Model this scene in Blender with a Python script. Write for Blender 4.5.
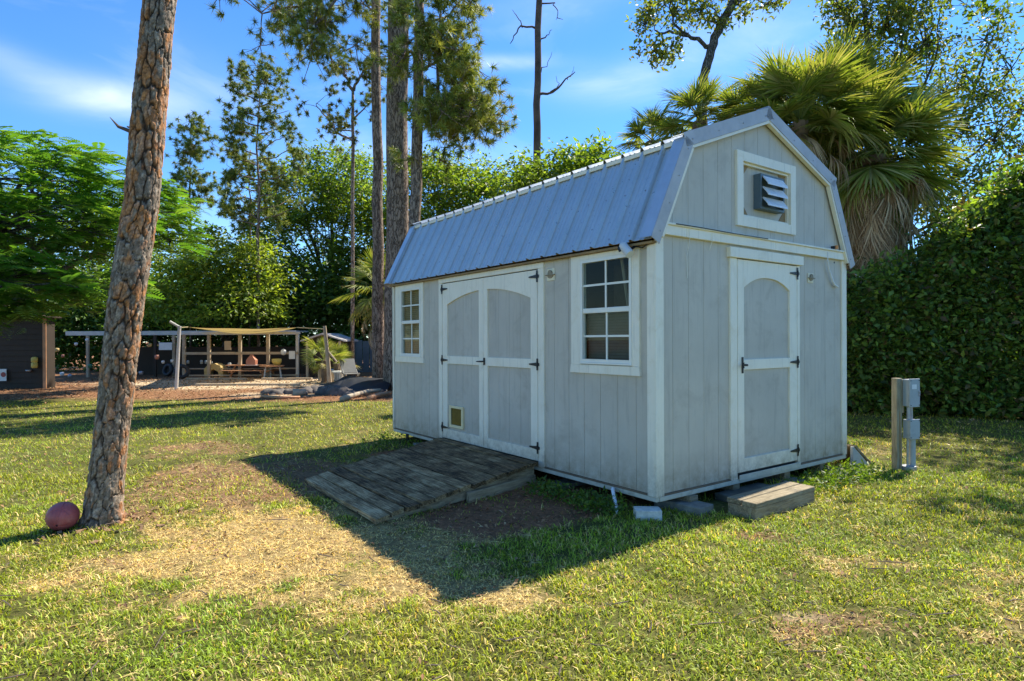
import bpy, bmesh, math, random
import numpy as np
from mathutils import Vector, Matrix, Euler

for o in list(bpy.data.objects):
    bpy.data.objects.remove(o)
S = bpy.context.scene
COL = S.collection
rng = np.random.default_rng(7)
random.seed(7)
R = math.radians

# ------------------------------------------------------------------ camera
CAM_H = 1.4
cam_d = bpy.data.cameras.new("camera")
cam = bpy.data.objects.new("camera", cam_d)
COL.objects.link(cam)
S.camera = cam
FPX = 617.86
cam_d.sensor_width = 36.0
cam_d.lens = FPX / 1024 * 36
cam_d.clip_end = 2000
cam_d.clip_start = 0.05
ROLL, PITCH = -0.0041, -0.0015
cam.matrix_world = (Matrix.Translation((0, 0, CAM_H)) @ Matrix.Rotation(R(90) + PITCH, 4, 'X')
                    @ Matrix.Rotation(ROLL, 4, 'Z'))

def at(u, v, Y):
    """point of the place seen at pixel u,v of the photo, Y metres ahead"""
    du, dv = u - 512, v - 340.5
    c, s = math.cos(ROLL), math.sin(ROLL)
    a = c * du + s * dv
    b = -s * du + c * dv
    return Vector((a / FPX * Y, Y, CAM_H - b / FPX * Y + PITCH * Y))

# ------------------------------------------------------------------ sun and sky
SH_YAW = R(35.98)
SH_O = Vector((1.1306, 4.8508, 0))
_sl = Vector((0.79, 0.115, 1.0))                      # towards the sun, in the shed's own axes
SUN = Vector((_sl.x * math.cos(SH_YAW) - _sl.y * math.sin(SH_YAW),
              _sl.x * math.sin(SH_YAW) + _sl.y * math.cos(SH_YAW), 1.0)).normalized()
sd = bpy.data.lights.new("sun", 'SUN')
sd.energy = 4.2
sd.angle = R(0.53)
sd.color = (1.0, 0.93, 0.80)
so = bpy.data.objects.new("sun", sd)
COL.objects.link(so)
so.rotation_euler = SUN.to_track_quat('Z', 'Y').to_euler()
so.location = (20, 20, 30)

W = bpy.data.worlds.new("World")
S.world = W
W.use_nodes = True
wn = W.node_tree
for n in list(wn.nodes):
    wn.nodes.remove(n)
def N(t, ty, **kw):
    n = t.nodes.new(ty)
    for k, v in kw.items():
        setattr(n, k, v)
    return n
sky = N(wn, 'ShaderNodeTexSky', sky_type='NISHITA', sun_disc=False)
sky.sun_elevation = math.asin(SUN.z)
sky.sun_rotation = math.atan2(SUN.x, SUN.y)
sky.air_density = 1.0
sky.dust_density = 0.0
sky.ozone_density = 2.2
hsv = N(wn, 'ShaderNodeHueSaturation')
hsv.inputs['Saturation'].default_value = 1.18
hsv.inputs['Value'].default_value = 1.0
wn.links.new(sky.outputs[0], hsv.inputs['Color'])
tc = N(wn, 'ShaderNodeTexCoord')
sep = N(wn, 'ShaderNodeSeparateXYZ')
wn.links.new(tc.outputs['Generated'], sep.inputs[0])
def math_(t, op, a, b=None, c=None, clamp=False):
    n = N(t, 'ShaderNodeMath', operation=op, use_clamp=clamp)
    for i, q in enumerate((a, b, c)):
        if q is None:
            continue
        if isinstance(q, (int, float)):
            n.inputs[i].default_value = q
        else:
            t.links.new(q, n.inputs[i])
    return n.outputs[0]
# azimuth (degrees from +Y towards +X) and elevation of the direction
az = math_(wn, 'MULTIPLY', math_(wn, 'ARCTAN2', sep.outputs[0], sep.outputs[1]), 57.3)
el = math_(wn, 'MULTIPLY', math_(wn, 'ARCSINE', sep.outputs[2]), 57.3)
comb = N(wn, 'ShaderNodeCombineXYZ')
wn.links.new(math_(wn, 'MULTIPLY', az, 0.055), comb.inputs[0])
wn.links.new(math_(wn, 'MULTIPLY', el, 0.16), comb.inputs[1])
nz = N(wn, 'ShaderNodeTexNoise')
nz.inputs['Scale'].default_value = 1.1
nz.inputs['Detail'].default_value = 7
nz.inputs['Roughness'].default_value = 0.55
nz.inputs['Distortion'].default_value = 0.5
wn.links.new(comb.outputs[0], nz.inputs['Vector'])
def blob(a0, e0, wa, we, amp, tilt=0.0):
    da = math_(wn, 'SUBTRACT', az, a0)
    de = math_(wn, 'SUBTRACT', math_(wn, 'SUBTRACT', el, e0), math_(wn, 'MULTIPLY', da, tilt))
    q = math_(wn, 'ADD', math_(wn, 'POWER', math_(wn, 'ABSOLUTE', math_(wn, 'DIVIDE', da, wa)), 2.0),
              math_(wn, 'POWER', math_(wn, 'ABSOLUTE', math_(wn, 'DIVIDE', de, we)), 2.0))
    return math_(wn, 'MULTIPLY', math_(wn, 'EXPONENT', math_(wn, 'MULTIPLY', q, -1.0)), amp)
acc = None
for b in ((-34.0, 18.3, 4.6, 1.25, .85, 0.06), (-39.5, 19.6, 3.0, .9, 0.35, -0.1), (-1.2, 24.1, 4.0, 0.55, 0.75, 0.0),
          (10.0, 22.2, 5.5, 1.5, 0.6, 0.0), (21, 25, 6, 2.6, 0.4, 0.1), (-25, 9, 12, 3, 0.25, 0),
          (-24, 20, 7, 3.0, 0.12, -.2), (-8, 16.5, 9, 1.5, 0.3, 0.0), (5, 30, 9, 2.5, 0.28, 0.1)):
    o_ = blob(*b)
    acc = o_ if acc is None else math_(wn, 'ADD', acc, o_)
wisp = math_(wn, 'MULTIPLY', math_(wn, 'SUBTRACT', nz.outputs[0], 0.53, clamp=True), 0.9)
mod = math_(wn, 'MULTIPLY', math_(wn, 'SUBTRACT', nz.outputs[0], 0.26), 2.6, clamp=True)
mask = math_(wn, 'ADD', math_(wn, 'MULTIPLY', acc, mod), wisp, clamp=True)
mask = math_(wn, 'MULTIPLY', mask, 0.78)
mixc = N(wn, 'ShaderNodeMix', data_type='RGBA')
wn.links.new(mask, mixc.inputs[0])
tn = N(wn, 'ShaderNodeMix', data_type='RGBA', blend_type='MULTIPLY')
tn.inputs[0].default_value = 1.0
wn.links.new(hsv.outputs[0], tn.inputs[6]); tn.inputs[7].default_value = (0.57, 0.80, 1.03, 1)
wn.links.new(tn.outputs[2], mixc.inputs[6])
mixc.inputs[7].default_value = (5.6, 6.0, 6.9, 1)
bg = N(wn, 'ShaderNodeBackground')
bg.inputs[1].default_value = 0.100
wn.links.new(mixc.outputs[2], bg.inputs[0])
wo = N(wn, 'ShaderNodeOutputWorld')
wn.links.new(bg.outputs[0], wo.inputs[0])

S.view_settings.view_transform = 'Standard'
S.view_settings.look = 'None'
S.view_settings.gamma = 1.0
S.view_settings.exposure = 1.3
S.render.resolution_x = 1024
S.render.resolution_y = 681
S.cycles.max_bounces = 6
S.cycles.transparent_max_bounces = 8

# ------------------------------------------------------------------ tagging helpers
def tag(o, label=None, cat=None, group=None, kind=None):
    if label: o['label'] = label
    if cat: o['category'] = cat
    if group: o['group'] = group
    if kind: o['kind'] = kind
    return o

def thing(name, label, cat, loc=(0, 0, 0), rz=0.0, group=None):
    o = bpy.data.objects.new(name, None)
    COL.objects.link(o)
    o.empty_display_size = 0.2
    o.location = loc
    o.rotation_euler = (0, 0, rz)
    return tag(o, label, cat, group)

def link(name, me, parent=None, loc=None, rot=None, label=None, scale=None):
    o = bpy.data.objects.new(name, me)
    COL.objects.link(o)
    if parent is not None: o.parent = parent
    if loc is not None: o.location = loc
    if rot is not None: o.rotation_euler = rot
    if scale is not None: o.scale = scale
    if label: o['label'] = label
    return o

class MB:
    """collects simple solids, links them as ONE mesh object"""
    def __init__(s):
        s.v = []; s.f = []
    def add(s, vs, fs):
        b = len(s.v)
        s.v += [tuple(p) for p in vs]
        s.f += [tuple(b + i for i in f) for f in fs]
        return s
    def box(s, x0, x1, y0, y1, z0, z1, M=None, ch=0.0):
        if x0 > x1: x0, x1 = x1, x0
        if y0 > y1: y0, y1 = y1, y0
        if z0 > z1: z0, z1 = z1, z0
        if ch > 0:
            c = min(ch, (x1 - x0) * .45, (y1 - y0) * .45, (z1 - z0) * .45)
            pts = []
            for x, sx in ((x0, 1), (x1, -1)):
                for y, sy in ((y0, 1), (y1, -1)):
                    for z, sz in ((z0, 1), (z1, -1)):
                        pts += [(x + c * sx, y + c * sy, z), (x + c * sx, y, z + c * sz), (x, y + c * sy, z + c * sz)]
            bm = bmesh.new()
            for p in pts: bm.verts.new(p)
            bmesh.ops.convex_hull(bm, input=bm.verts)
            bm.verts.index_update()
            vs = [v.co.copy() for v in bm.verts]
            fs = [[v.index for v in f.verts] for f in bm.faces]
            bm.free()
        else:
            vs = [(x0, y0, z0), (x1, y0, z0), (x1, y1, z0), (x0, y1, z0),
                  (x0, y0, z1), (x1, y0, z1), (x1, y1, z1), (x0, y1, z1)]
            fs = [(0, 3, 2, 1), (4, 5, 6, 7), (0, 1, 5, 4), (1, 2, 6, 5), (2, 3, 7, 6), (3, 0, 4, 7)]
        if M is not None:
            vs = [M @ Vector(p) for p in vs]
        return s.add(vs, fs)
    def prism(s, poly, fn, d0, d1):
        """poly: 2-D outline, fn(a,b,d)->3-D, extruded from d0 to d1"""
        n = len(poly)
        vs = [fn(a, b, d0) for a, b in poly] + [fn(a, b, d1) for a, b in poly]
        fs = [tuple(range(n))[::-1], tuple(range(n, 2 * n))]
        fs += [(i, (i + 1) % n, n + (i + 1) % n, n + i) for i in range(n)]
        return s.add(vs, fs)
    def tube(s, pts, rad, n=8, cap=True):
        pts = [Vector(p) for p in pts]
        if isinstance(rad, (int, float)): rad = [rad] * len(pts)
        rings = []
        up = Vector((0.13, 0.31, 0.94))
        for i, p in enumerate(pts):
            d = (pts[min(i + 1, len(pts) - 1)] - pts[max(i - 1, 0)])
            if d.length < 1e-9: d = Vector((0, 0, 1))
            d.normalize()
            a = d.cross(up)
            if a.length < 1e-3: a = d.cross(Vector((1, 0, 0)))
            a.normalize(); b = d.cross(a)
            up = -b if False else up
            rings.append([p + (a * math.cos(2 * math.pi * k / n) + b * math.sin(2 * math.pi * k / n)) * rad[i] for k in range(n)])
        base = len(s.v)
        for r in rings: s.v += [tuple(q) for q in r]
        for i in range(len(rings) - 1):
            for k in range(n):
                s.f.append((base + i * n + k, base + i * n + (k + 1) % n, base + (i + 1) * n + (k + 1) % n, base + (i + 1) * n + k))
        if cap:
            s.f.append(tuple(base + k for k in range(n))[::-1])
            s.f.append(tuple(base + (len(rings) - 1) * n + k for k in range(n)))
        return s
    def lathe(s, prof, n=24, M=None, closed=True):
        base = len(s.v)
        for r, z in prof:
            for k in range(n):
                p = Vector((r * math.cos(2 * math.pi * k / n), r * math.sin(2 * math.pi * k / n), z))
                if M is not None: p = M @ p
                s.v.append(tuple(p))
        m = len(prof)
        for i in range(m - 1):
            for k in range(n):
                s.f.append((base + i * n + k, base + i * n + (k + 1) % n, base + (i + 1) * n + (k + 1) % n, base + (i + 1) * n + k))
        if closed:
            s.f.append(tuple(base + k for k in range(n))[::-1])
            s.f.append(tuple(base + (m - 1) * n + k for k in range(n)))
        return s
    def mesh(s, name, mat, smooth=False):
        me = bpy.data.meshes.new(name)
        me.from_pydata(s.v, [], s.f)
        bm = bmesh.new(); bm.from_mesh(me)
        bmesh.ops.recalc_face_normals(bm, faces=bm.faces)
        bm.to_mesh(me); bm.free()
        if smooth:
            me.polygons.foreach_set('use_smooth', [True] * len(me.polygons))
        if mat: me.materials.append(mat)
        return me
    def build(s, name, mat, parent=None, label=None, smooth=False, loc=None, rot=None):
        return link(name, s.mesh(name, mat, smooth), parent, loc, rot, label)

def np_mesh(name, V, F, mat, col=None, dom='FACE', smooth=False):
    me = bpy.data.meshes.new(name)
    V = np.asarray(V, np.float32); F = np.asarray(F, np.int32)
    k = F.shape[1]
    me.vertices.add(len(V)); me.vertices.foreach_set('co', V.ravel())
    me.loops.add(F.size); me.loops.foreach_set('vertex_index', F.ravel())
    me.polygons.add(len(F))
    me.polygons.foreach_set('loop_start', np.arange(0, F.size, k, dtype=np.int32))
    me.polygons.foreach_set('loop_total', np.full(len(F), k, np.int32))
    me.update(calc_edges=True)
    if smooth: me.polygons.foreach_set('use_smooth', np.ones(len(F), bool))
    if col is not None:
        a = me.attributes.new('tint', 'FLOAT_COLOR', dom)
        c = np.ones((len(col), 4), np.float32); c[:, :3] = col
        a.data.foreach_set('color', c.ravel())
    if mat: me.materials.append(mat)
    return me

# ------------------------------------------------------------------ materials
MATS = {}
def new_mat(name):
    m = bpy.data.materials.new(name); m.use_nodes = True
    t = m.node_tree
    b = t.nodes['Principled BSDF']
    MATS[name] = m
    return m, t, b
def ramp(t, fac, stops):
    n = N(t, 'ShaderNodeValToRGB')
    e = n.color_ramp.elements
    while len(e) > 1: e.remove(e[0])
    e[0].position = stops[0][0]; e[0].color = (*stops[0][1], 1)
    for p, c in stops[1:]:
        q = e.new(p); q.color = (*c, 1)
    t.links.new(fac, n.inputs[0])
    return n.outputs[0]
def noise(t, scale, detail=4, rough=0.55, vec=None, dist=0.0, stretch=None):
    n = N(t, 'ShaderNodeTexNoise')
    n.inputs['Scale'].default_value = scale
    n.inputs['Detail'].default_value = detail
    n.inputs['Roughness'].default_value = rough
    n.inputs['Distortion'].default_value = dist
    if vec is None:
        vec = N(t, 'ShaderNodeTexCoord').outputs['Object']
    if stretch:
        m = N(t, 'ShaderNodeMapping')
        m.inputs['Scale'].default_value = stretch
        t.links.new(vec, m.inputs[0]); vec = m.outputs[0]
    t.links.new(vec, n.inputs['Vector'])
    return n.outputs[0]
def bump(t, b, h, strength=0.4, dist=0.01):
    n = N(t, 'ShaderNodeBump')
    n.inputs['Strength'].default_value = strength
    n.inputs['Distance'].default_value = dist
    t.links.new(h, n.inputs['Height'])
    t.links.new(n.outputs[0], b.inputs['Normal'])
def mixcol(t, fac, a, b, mode='MIX'):
    n = N(t, 'ShaderNodeMix', data_type='RGBA', blend_type=mode)
    for i, q in ((0, fac), (6, a), (7, b)):
        if isinstance(q, (int, float)): n.inputs[i].default_value = q
        elif isinstance(q, tuple): n.inputs[i].default_value = (*q, 1)
        else: t.links.new(q, n.inputs[i])
    return n.outputs[2]

def paint(name, c, rough=0.55, var=0.10, scale=3.0, dirt=None, grain=True, metal=0.0, spec=0.5, splash=False):
    """weathered paint: blotchy variation, faint grain, optional grime"""
    m, t, b = new_mat(name)
    dark = tuple(x * (1 - var * 1.6) for x in c); lite = tuple(min(1, x * (1 + var)) for x in c)
    n1 = noise(t, scale, 6, 0.62)
    base = ramp(t, n1, [(0.3, dark), (0.7, lite)])
    if dirt:
        n2 = noise(t, scale * 2.3, 8, 0.7, dist=0.6)
        base = mixcol(t, math_(t, 'MULTIPLY', math_(t, 'SUBTRACT', n2, 0.52, clamp=True), 4.0, clamp=True), base, dirt)
    if splash:   # mud thrown up by rain, runs and small chips
        z = N(t, 'ShaderNodeSeparateXYZ'); t.links.new(N(t, 'ShaderNodeTexCoord').outputs['Object'], z.inputs[0])
        low = math_(t, 'SUBTRACT', 1.0, math_(t, 'DIVIDE', math_(t, 'SUBTRACT', z.outputs[2], 0.12), 0.55), clamp=True)
        sp = math_(t, 'MULTIPLY', math_(t, 'MULTIPLY', low, low), math_(t, 'MULTIPLY', math_(t, 'SUBTRACT', noise(t, 9, 8, .75), 0.25, clamp=True), 3.2), clamp=True)
        base = mixcol(t, sp, base, (0.30, 0.235, 0.15))
        runs = math_(t, 'MULTIPLY', math_(t, 'SUBTRACT', noise(t, 7, 5, .6, stretch=(4, 4, .28)), 0.54, clamp=True), 3.5, clamp=True)
        base = mixcol(t, runs, base, tuple(x * .72 for x in c))
    t.links.new(base, b.inputs['Base Color'])
    b.inputs['Roughness'].default_value = rough
    b.inputs['Metallic'].default_value = metal
    b.inputs['Specular IOR Level'].default_value = spec
    if grain:
        bump(t, b, noise(t, 60, 4, 0.6, stretch=(1, 1, 0.12)), 0.25, 0.002)
    return m

siding = paint('siding_paint', (0.60, 0.54, 0.43), 0.6, 0.07, 1.3, dirt=(0.47, 0.41, 0.315), splash=True)
door_grey = paint('door_panel_paint', (0.575, 0.52, 0.42), 0.6, 0.07, 1.6, dirt=(0.44, 0.39, 0.30), splash=True)
trim = paint('trim_paint', (0.94, 0.86, 0.68), 0.5, 0.03, 2.5, dirt=(0.82, 0.72, 0.52), splash=True)
skidp = paint('rim_paint', (0.52, 0.48, 0.37), 0.65, 0.12, 5, dirt=(0.28, 0.24, 0.16))
rawwood = paint('raw_wood', (0.34, 0.22, 0.10), 0.75, 0.18, 5, dirt=(0.18, 0.12, 0.06))
black = paint('black_iron', (0.014, 0.014, 0.016), 0.4, 0.1, 8, grain=False)
darkwood = paint('interior_wood', (0.16, 0.11, 0.065), 0.8, 0.2, 4)
int_shade = paint('interior_shade', (0.03, 0.022, 0.015), 0.8, 0.2, 4)  # near-black colour stands in for the shade indoors
blindm = paint('tan_blind', (0.66, 0.42, 0.20), 0.8, 0.10, 5, grain=False)
blindg = paint('grey_blind', (0.20, 0.175, 0.14), 0.8, 0.12, 5, grain=False)
vinyl = paint('white_vinyl', (0.88, 0.84, 0.72), 0.35, 0.03, 6, grain=False)
louvre = paint('louvre_white', (0.78, 0.79, 0.80), 0.35, 0.05, 7, dirt=(0.55, 0.56, 0.56), grain=False)
fanbox = paint('fan_housing', (0.10, 0.14, 0.16), 0.45, 0.1, 7, grain=False)
plastic_g = paint('grey_plastic', (0.36, 0.40, 0.40), 0.45, 0.06, 4, dirt=(0.27, 0.29, 0.27), grain=False)
galv = paint('galvanised', (0.38, 0.39, 0.41), 0.42, 0.12, 9, dirt=(0.28, 0.28, 0.27), grain=False, metal=0.5)
rakem_lit = paint('rake_metal_lit', (0.50, 0.55, 0.59), 0.38, 0.08, 6, dirt=(0.5, 0.55, 0.6), grain=False, metal=0.45)  # same metal as the rake, sky brightness put into the colour
rakem = paint('rake_metal', (0.47, 0.44, 0.42), 0.5, 0.10, 6, dirt=(0.46, 0.45, 0.46), grain=False, metal=0.2)
closure = paint('closure_strip', (0.90, 0.82, 0.64), 0.5, 0.06, 8, grain=False)
rubber = paint('black_rubber', (0.02, 0.02, 0.022), 0.6, 0.2, 8, grain=False)
orange = paint('orange_lens', (0.75, 0.30, 0.10), 0.4, 0.05, 8, grain=False)
cable = paint('white_cable', (0.75, 0.76, 0.76), 0.4, 0.03, 8, grain=False)
plaque = paint('plaque_beige', (0.85, 0.76, 0.54), 0.6, 0.08, 12, grain=False)
plaqued = paint('plaque_brown', (0.30, 0.24, 0.15), 0.6, 0.12, 12, grain=False)
kickp = paint('pet_flap', (0.085, 0.065, 0.015), 0.25, 0.2, 10, grain=False)
petf = paint('pet_frame', (0.85, 0.70, 0.40), 0.5, 0.06, 10, grain=False)
tan_rope = paint('tan_rope', (0.42, 0.34, 0.17), 0.8, 0.1, 8, grain=False)
plastic_d = paint('dull_plastic', (0.16, 0.16, 0.15), 0.6, 0.1, 6, grain=False)
fence_blue = paint('fence_blue_grey', (0.10, 0.13, 0.14), 0.6, 0.12, 2)
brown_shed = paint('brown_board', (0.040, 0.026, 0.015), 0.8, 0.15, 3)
palewood = paint('pale_post', (0.42, 0.33, 0.22), 0.75, 0.15, 4)
whitepost = paint('pale_pipe', (0.55, 0.52, 0.46), 0.6, 0.1, 4)
tablewood = paint('table_wood', (0.50, 0.25, 0.12), 0.7, 0.15, 4)
tarpm = paint('black_tarp', (0.006, 0.008, 0.013), 0.55, 0.25, 3, grain=False)
stonem = paint('grey_stone', (0.12, 0.10, 0.085), 0.9, 0.3, 6, dirt=(0.22, 0.18, 0.13))
yellowm = paint('yellow_plastic', (0.62, 0.47, 0.10), 0.5, 0.12, 6, grain=False)
pinkm = paint('pink_plastic', (0.50, 0.20, 0.12), 0.5, 0.12, 6, grain=False)
whitem = paint('white_plastic', (0.72, 0.72, 0.68), 0.5, 0.08, 6, grain=False)
bluem = paint('blue_plastic', (0.06, 0.14, 0.30), 0.5, 0.1, 6, grain=False)
greenm = paint('green_plastic', (0.05, 0.20, 0.10), 0.5, 0.1, 6, grain=False)
redm = paint('dull_red', (0.30, 0.05, 0.04), 0.5, 0.1, 6, grain=False)
dogm = paint('straw_basket', (0.50, 0.36, 0.14), 0.85, 0.2, 12, grain=False)

def wood_mat(name, stops, scale=7, stretch=(1, 12, 12), rough=0.85, bs=0.6):
    m, t, b = new_mat(name)
    oi = N(t, 'ShaderNodeObjectInfo')
    vec = N(t, 'ShaderNodeTexCoord').outputs['Object']
    add = N(t, 'ShaderNodeVectorMath', operation='ADD')
    t.links.new(vec, add.inputs[0])
    sc_ = N(t, 'ShaderNodeVectorMath', operation='SCALE'); sc_.inputs[0].default_value = (17, 29, 41)
    t.links.new(oi.outputs['Random'], sc_.inputs['Scale'])
    t.links.new(sc_.outputs[0], add.inputs[1])
    n1 = noise(t, scale, 8, 0.7, vec=add.outputs[0], dist=0.4, stretch=stretch)
    n2 = noise(t, 4, 4, 0.6, vec=add.outputs[0])
    f = math_(t, 'ADD', math_(t, 'MULTIPLY', n1, 0.66), math_(t, 'MULTIPLY', n2, 0.34))
    f = math_(t, 'ADD', f, math_(t, 'MULTIPLY', math_(t, 'SUBTRACT', oi.outputs['Random'], 0.5), 0.10))
    t.links.new(ramp(t, f, stops), b.inputs['Base Color'])
    b.inputs['Roughness'].default_value = rough
    b.inputs['Specular IOR Level'].default_value = 0.25
    bump(t, b, n1, bs, 0.012)
    return m
ramp_wood = wood_mat('weathered_ramp_wood', [(0.38, (0.035, 0.020, 0.008)), (0.46, (0.15, 0.095, 0.042)), (0.54, (0.33, 0.225, 0.105)), (0.64, (0.62, 0.46, 0.24))], 6, (16, 0.8, 16))
ramp_wood2 = wood_mat('weathered_timber', [(0.35, (0.12, 0.085, 0.05)), (0.52, (0.32, 0.245, 0.145)), (0.68, (0.48, 0.385, 0.24))], 6, (0.9, 9, 9))
step_wood = wood_mat('step_wood', [(0.35, (0.10, 0.075, 0.045)), (0.5, (0.24, 0.195, 0.12)), (0.68, (0.40, 0.335, 0.22))], 6, (0.9, 9, 9))
post_wood = wood_mat('post_wood', [(0.35, (0.20, 0.16, 0.10)), (0.5, (0.33, 0.29, 0.19)), (0.68, (0.46, 0.41, 0.29))], 6, (9, 9, 0.9))

# concrete block
m, t, b = new_mat('concrete')
t.links.new(ramp(t, noise(t, 14, 8, 0.7), [(0.3, (0.13, 0.12, 0.10)), (0.6, (0.25, 0.23, 0.18)), (0.8, (0.32, 0.30, 0.24))]), b.inputs['Base Color'])
b.inputs['Roughness'].default_value = 0.95
bump(t, b, noise(t, 90, 6, 0.7), 0.6, 0.004)
concrete = m
m, t, b = new_mat('painted_concrete')
t.links.new(ramp(t, noise(t, 14, 8, 0.7), [(0.3, (0.45, 0.42, 0.33)), (0.6, (0.70, 0.66, 0.55)), (0.8, (0.76, 0.72, 0.60))]), b.inputs['Base Color'])
b.inputs['Roughness'].default_value = 0.9
bump(t, b, noise(t, 90, 6, 0.7), 0.5, 0.004)
whiteblock = m

# roof metal
m, t, b = new_mat('roof_metal')
n1 = noise(t, 2.2, 6, 0.65); n2 = noise(t, 26, 5, 0.7)
f = math_(t, 'ADD', math_(t, 'MULTIPLY', n1, 0.6), math_(t, 'MULTIPLY', n2, 0.4))
t.links.new(ramp(t, f, [(0.35, (0.48, 0.515, 0.50)), (0.5, (0.53, 0.56, 0.54)), (0.65, (0.58, 0.61, 0.58))]), b.inputs['Base Color'])
b.inputs['Metallic'].default_value = 0.55
t.links.new(ramp(t, n2, [(0.3, (0.26,) * 3), (0.7, (0.38,) * 3)]), b.inputs['Roughness'])
bump(t, b, noise(t, 1.6, 3, 0.5), 0.10, 0.02)
roofm = m

# window glass: thin pane with reflections
m, t, b = new_mat('window_glass')
t.nodes.remove(b)
tr = N(t, 'ShaderNodeBsdfTransparent'); tr.inputs[0].default_value = (0.82, 0.86, 0.84, 1)
gl = N(t, 'ShaderNodeBsdfGlossy'); gl.inputs['Roughness'].default_value = 0.02
gl.inputs['Color'].default_value = (.52, .45, .36, 1)
fr = N(t, 'ShaderNodeFresnel'); fr.inputs[0].default_value = 1.45
mx = N(t, 'ShaderNodeMixShader')
bf = N(t, 'ShaderNodeNewGeometry').outputs['Backfacing']
t.links.new(math_(t, 'MULTIPLY', fr.outputs[0], math_(t, 'SUBTRACT', 1.0, bf)), mx.inputs[0]); t.links.new(tr.outputs[0], mx.inputs[1]); t.links.new(gl.outputs[0], mx.inputs[2])
t.links.new(mx.outputs[0], t.nodes['Material Output'].inputs[0])
glass = m

def leaf_mat(name, rough=0.45, trans=0.35, tcol=(1.15, 1.25, 0.45), gain=1.0):
    m, t, b = new_mat(name)
    a = N(t, 'ShaderNodeAttribute'); a.attribute_name = 'tint'
    t.links.new(a.outputs['Color'], b.inputs['Base Color'])
    b.inputs['Roughness'].default_value = rough
    b.inputs['Specular IOR Level'].default_value = 0.35
    tl = N(t, 'ShaderNodeBsdfTranslucent')
    t.links.new(mixcol(t, 1.0, a.outputs['Color'], tcol, 'MULTIPLY'), tl.inputs[0])
    mx = N(t, 'ShaderNodeMixShader'); mx.inputs[0].default_value = trans
    t.links.new(b.outputs[0], mx.inputs[1]); t.links.new(tl.outputs[0], mx.inputs[2])
    t.links.new(mx.outputs[0], t.nodes['Material Output'].inputs[0])
    return m
leafm = leaf_mat('leaf', 0.45, 0.48, (1.6, 1.6, 0.5))
needlem = leaf_mat('needle', 0.5, 0.30, (1.3, 1.2, 0.5))
grassm = leaf_mat('grass_blade', 0.5, 0.38, (1.35, 1.25, 0.5))
palmm = leaf_mat('palm_leaf', 0.55, 0.35, (1.4, 1.35, 0.45))
litterm = leaf_mat('litter', 0.8, 0.1, (1, 1, 1))

def bark_mat(name, stops, sx=6, sz=1.6, disp=0.02):
    m, t, b = new_mat(name)
    vec = N(t, 'ShaderNodeTexCoord').outputs['Object']
    mp = N(t, 'ShaderNodeMapping'); mp.inputs['Scale'].default_value = (sx, sx, sz)
    t.links.new(vec, mp.inputs[0])
    vo = N(t, 'ShaderNodeTexVoronoi', feature='DISTANCE_TO_EDGE'); vo.inputs['Scale'].default_value = 2.2
    wv = N(t, 'ShaderNodeVectorMath', operation='ADD')
    nn = N(t, 'ShaderNodeTexNoise'); nn.inputs['Scale'].default_value = 3; t.links.new(mp.outputs[0], nn.inputs[0])
    t.links.new(mp.outputs[0], wv.inputs[0]); t.links.new(nn.outputs[1], wv.inputs[1])
    t.links.new(wv.outputs[0], vo.inputs['Vector'])
    edge = math_(t, 'MULTIPLY', vo.outputs[0], 6.0, clamp=True)
    f = math_(t, 'MULTIPLY', math_(t, 'ADD', edge, 0.35), math_(t, 'ADD', noise(t, 5, 6, 0.65), 0.12), clamp=True)
    t.links.new(ramp(t, f, stops), b.inputs['Base Color'])
    b.inputs['Roughness'].default_value = 0.9
    b.inputs['Specular IOR Level'].default_value = 0.2
    bump(t, b, edge, 0.9, disp)
    return m
pine_bark = bark_mat('pine_bark', [(0.1, (0.045, 0.032, 0.024)), (0.45, (0.17, 0.12, 0.088)), (0.8, (0.36, 0.27, 0.20))])
oak_bark = bark_mat('oak_bark', [(0.1, (0.03, 0.027, 0.023)), (0.5, (0.095, 0.085, 0.072)), (0.9, (0.19, 0.175, 0.15))], 8, 2)
twig_bark = paint('twig_bark', (0.10, 0.085, 0.068), 0.9, 0.25, 6, grain=False)
dead_bark = paint('dead_bark', (0.12, 0.085, 0.065), 0.9, 0.3, 4)
palm_bark = paint('palm_bark', (0.20, 0.15, 0.10), 0.9, 0.3, 6)

# ------------------------------------------------------------------ numpy noise
def vnoise(x, y, seed=0):
    xi = np.floor(x).astype(np.int64); yi = np.floor(y).astype(np.int64)
    fx = x - xi; fy = y - yi
    fx = fx * fx * (3 - 2 * fx); fy = fy * fy * (3 - 2 * fy)
    def h(a, b):
        q = (a * 374761393 + b * 668265263 + seed * 974634777) & 0xffffffff
        q = ((q ^ (q >> 13)) * 1274126177) & 0xffffffff
        return ((q ^ (q >> 16)) & 0xffff) / 65535.0
    return (h(xi, yi) * (1 - fx) + h(xi + 1, yi) * fx) * (1 - fy) + (h(xi, yi + 1) * (1 - fx) + h(xi + 1, yi + 1) * fx) * fy
def fbm(x, y, seed=0, oct=4):
    s = 0; a = 0.5; tot = 0
    for i in range(oct):
        s = s + a * vnoise(x * 2 ** i, y * 2 ** i, seed + i); tot += a; a *= 0.55
    return s / tot
def sst(a, b, x):
    t_ = np.clip((x - a) / (b - a), 0, 1); return t_ * t_ * (3 - 2 * t_)
def shed_local(x, y):
    dx, dy = x - SH_O.x, y - SH_O.y
    c, s = math.cos(SH_YAW), math.sin(SH_YAW)
    return dx * c + dy * s, -dx * s + dy * c
def from_local(x, y, z=0.0):
    c, s = math.cos(SH_YAW), math.sin(SH_YAW)
    return Vector((SH_O.x + x * c - y * s, SH_O.y + x * s + y * c, z))

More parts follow.
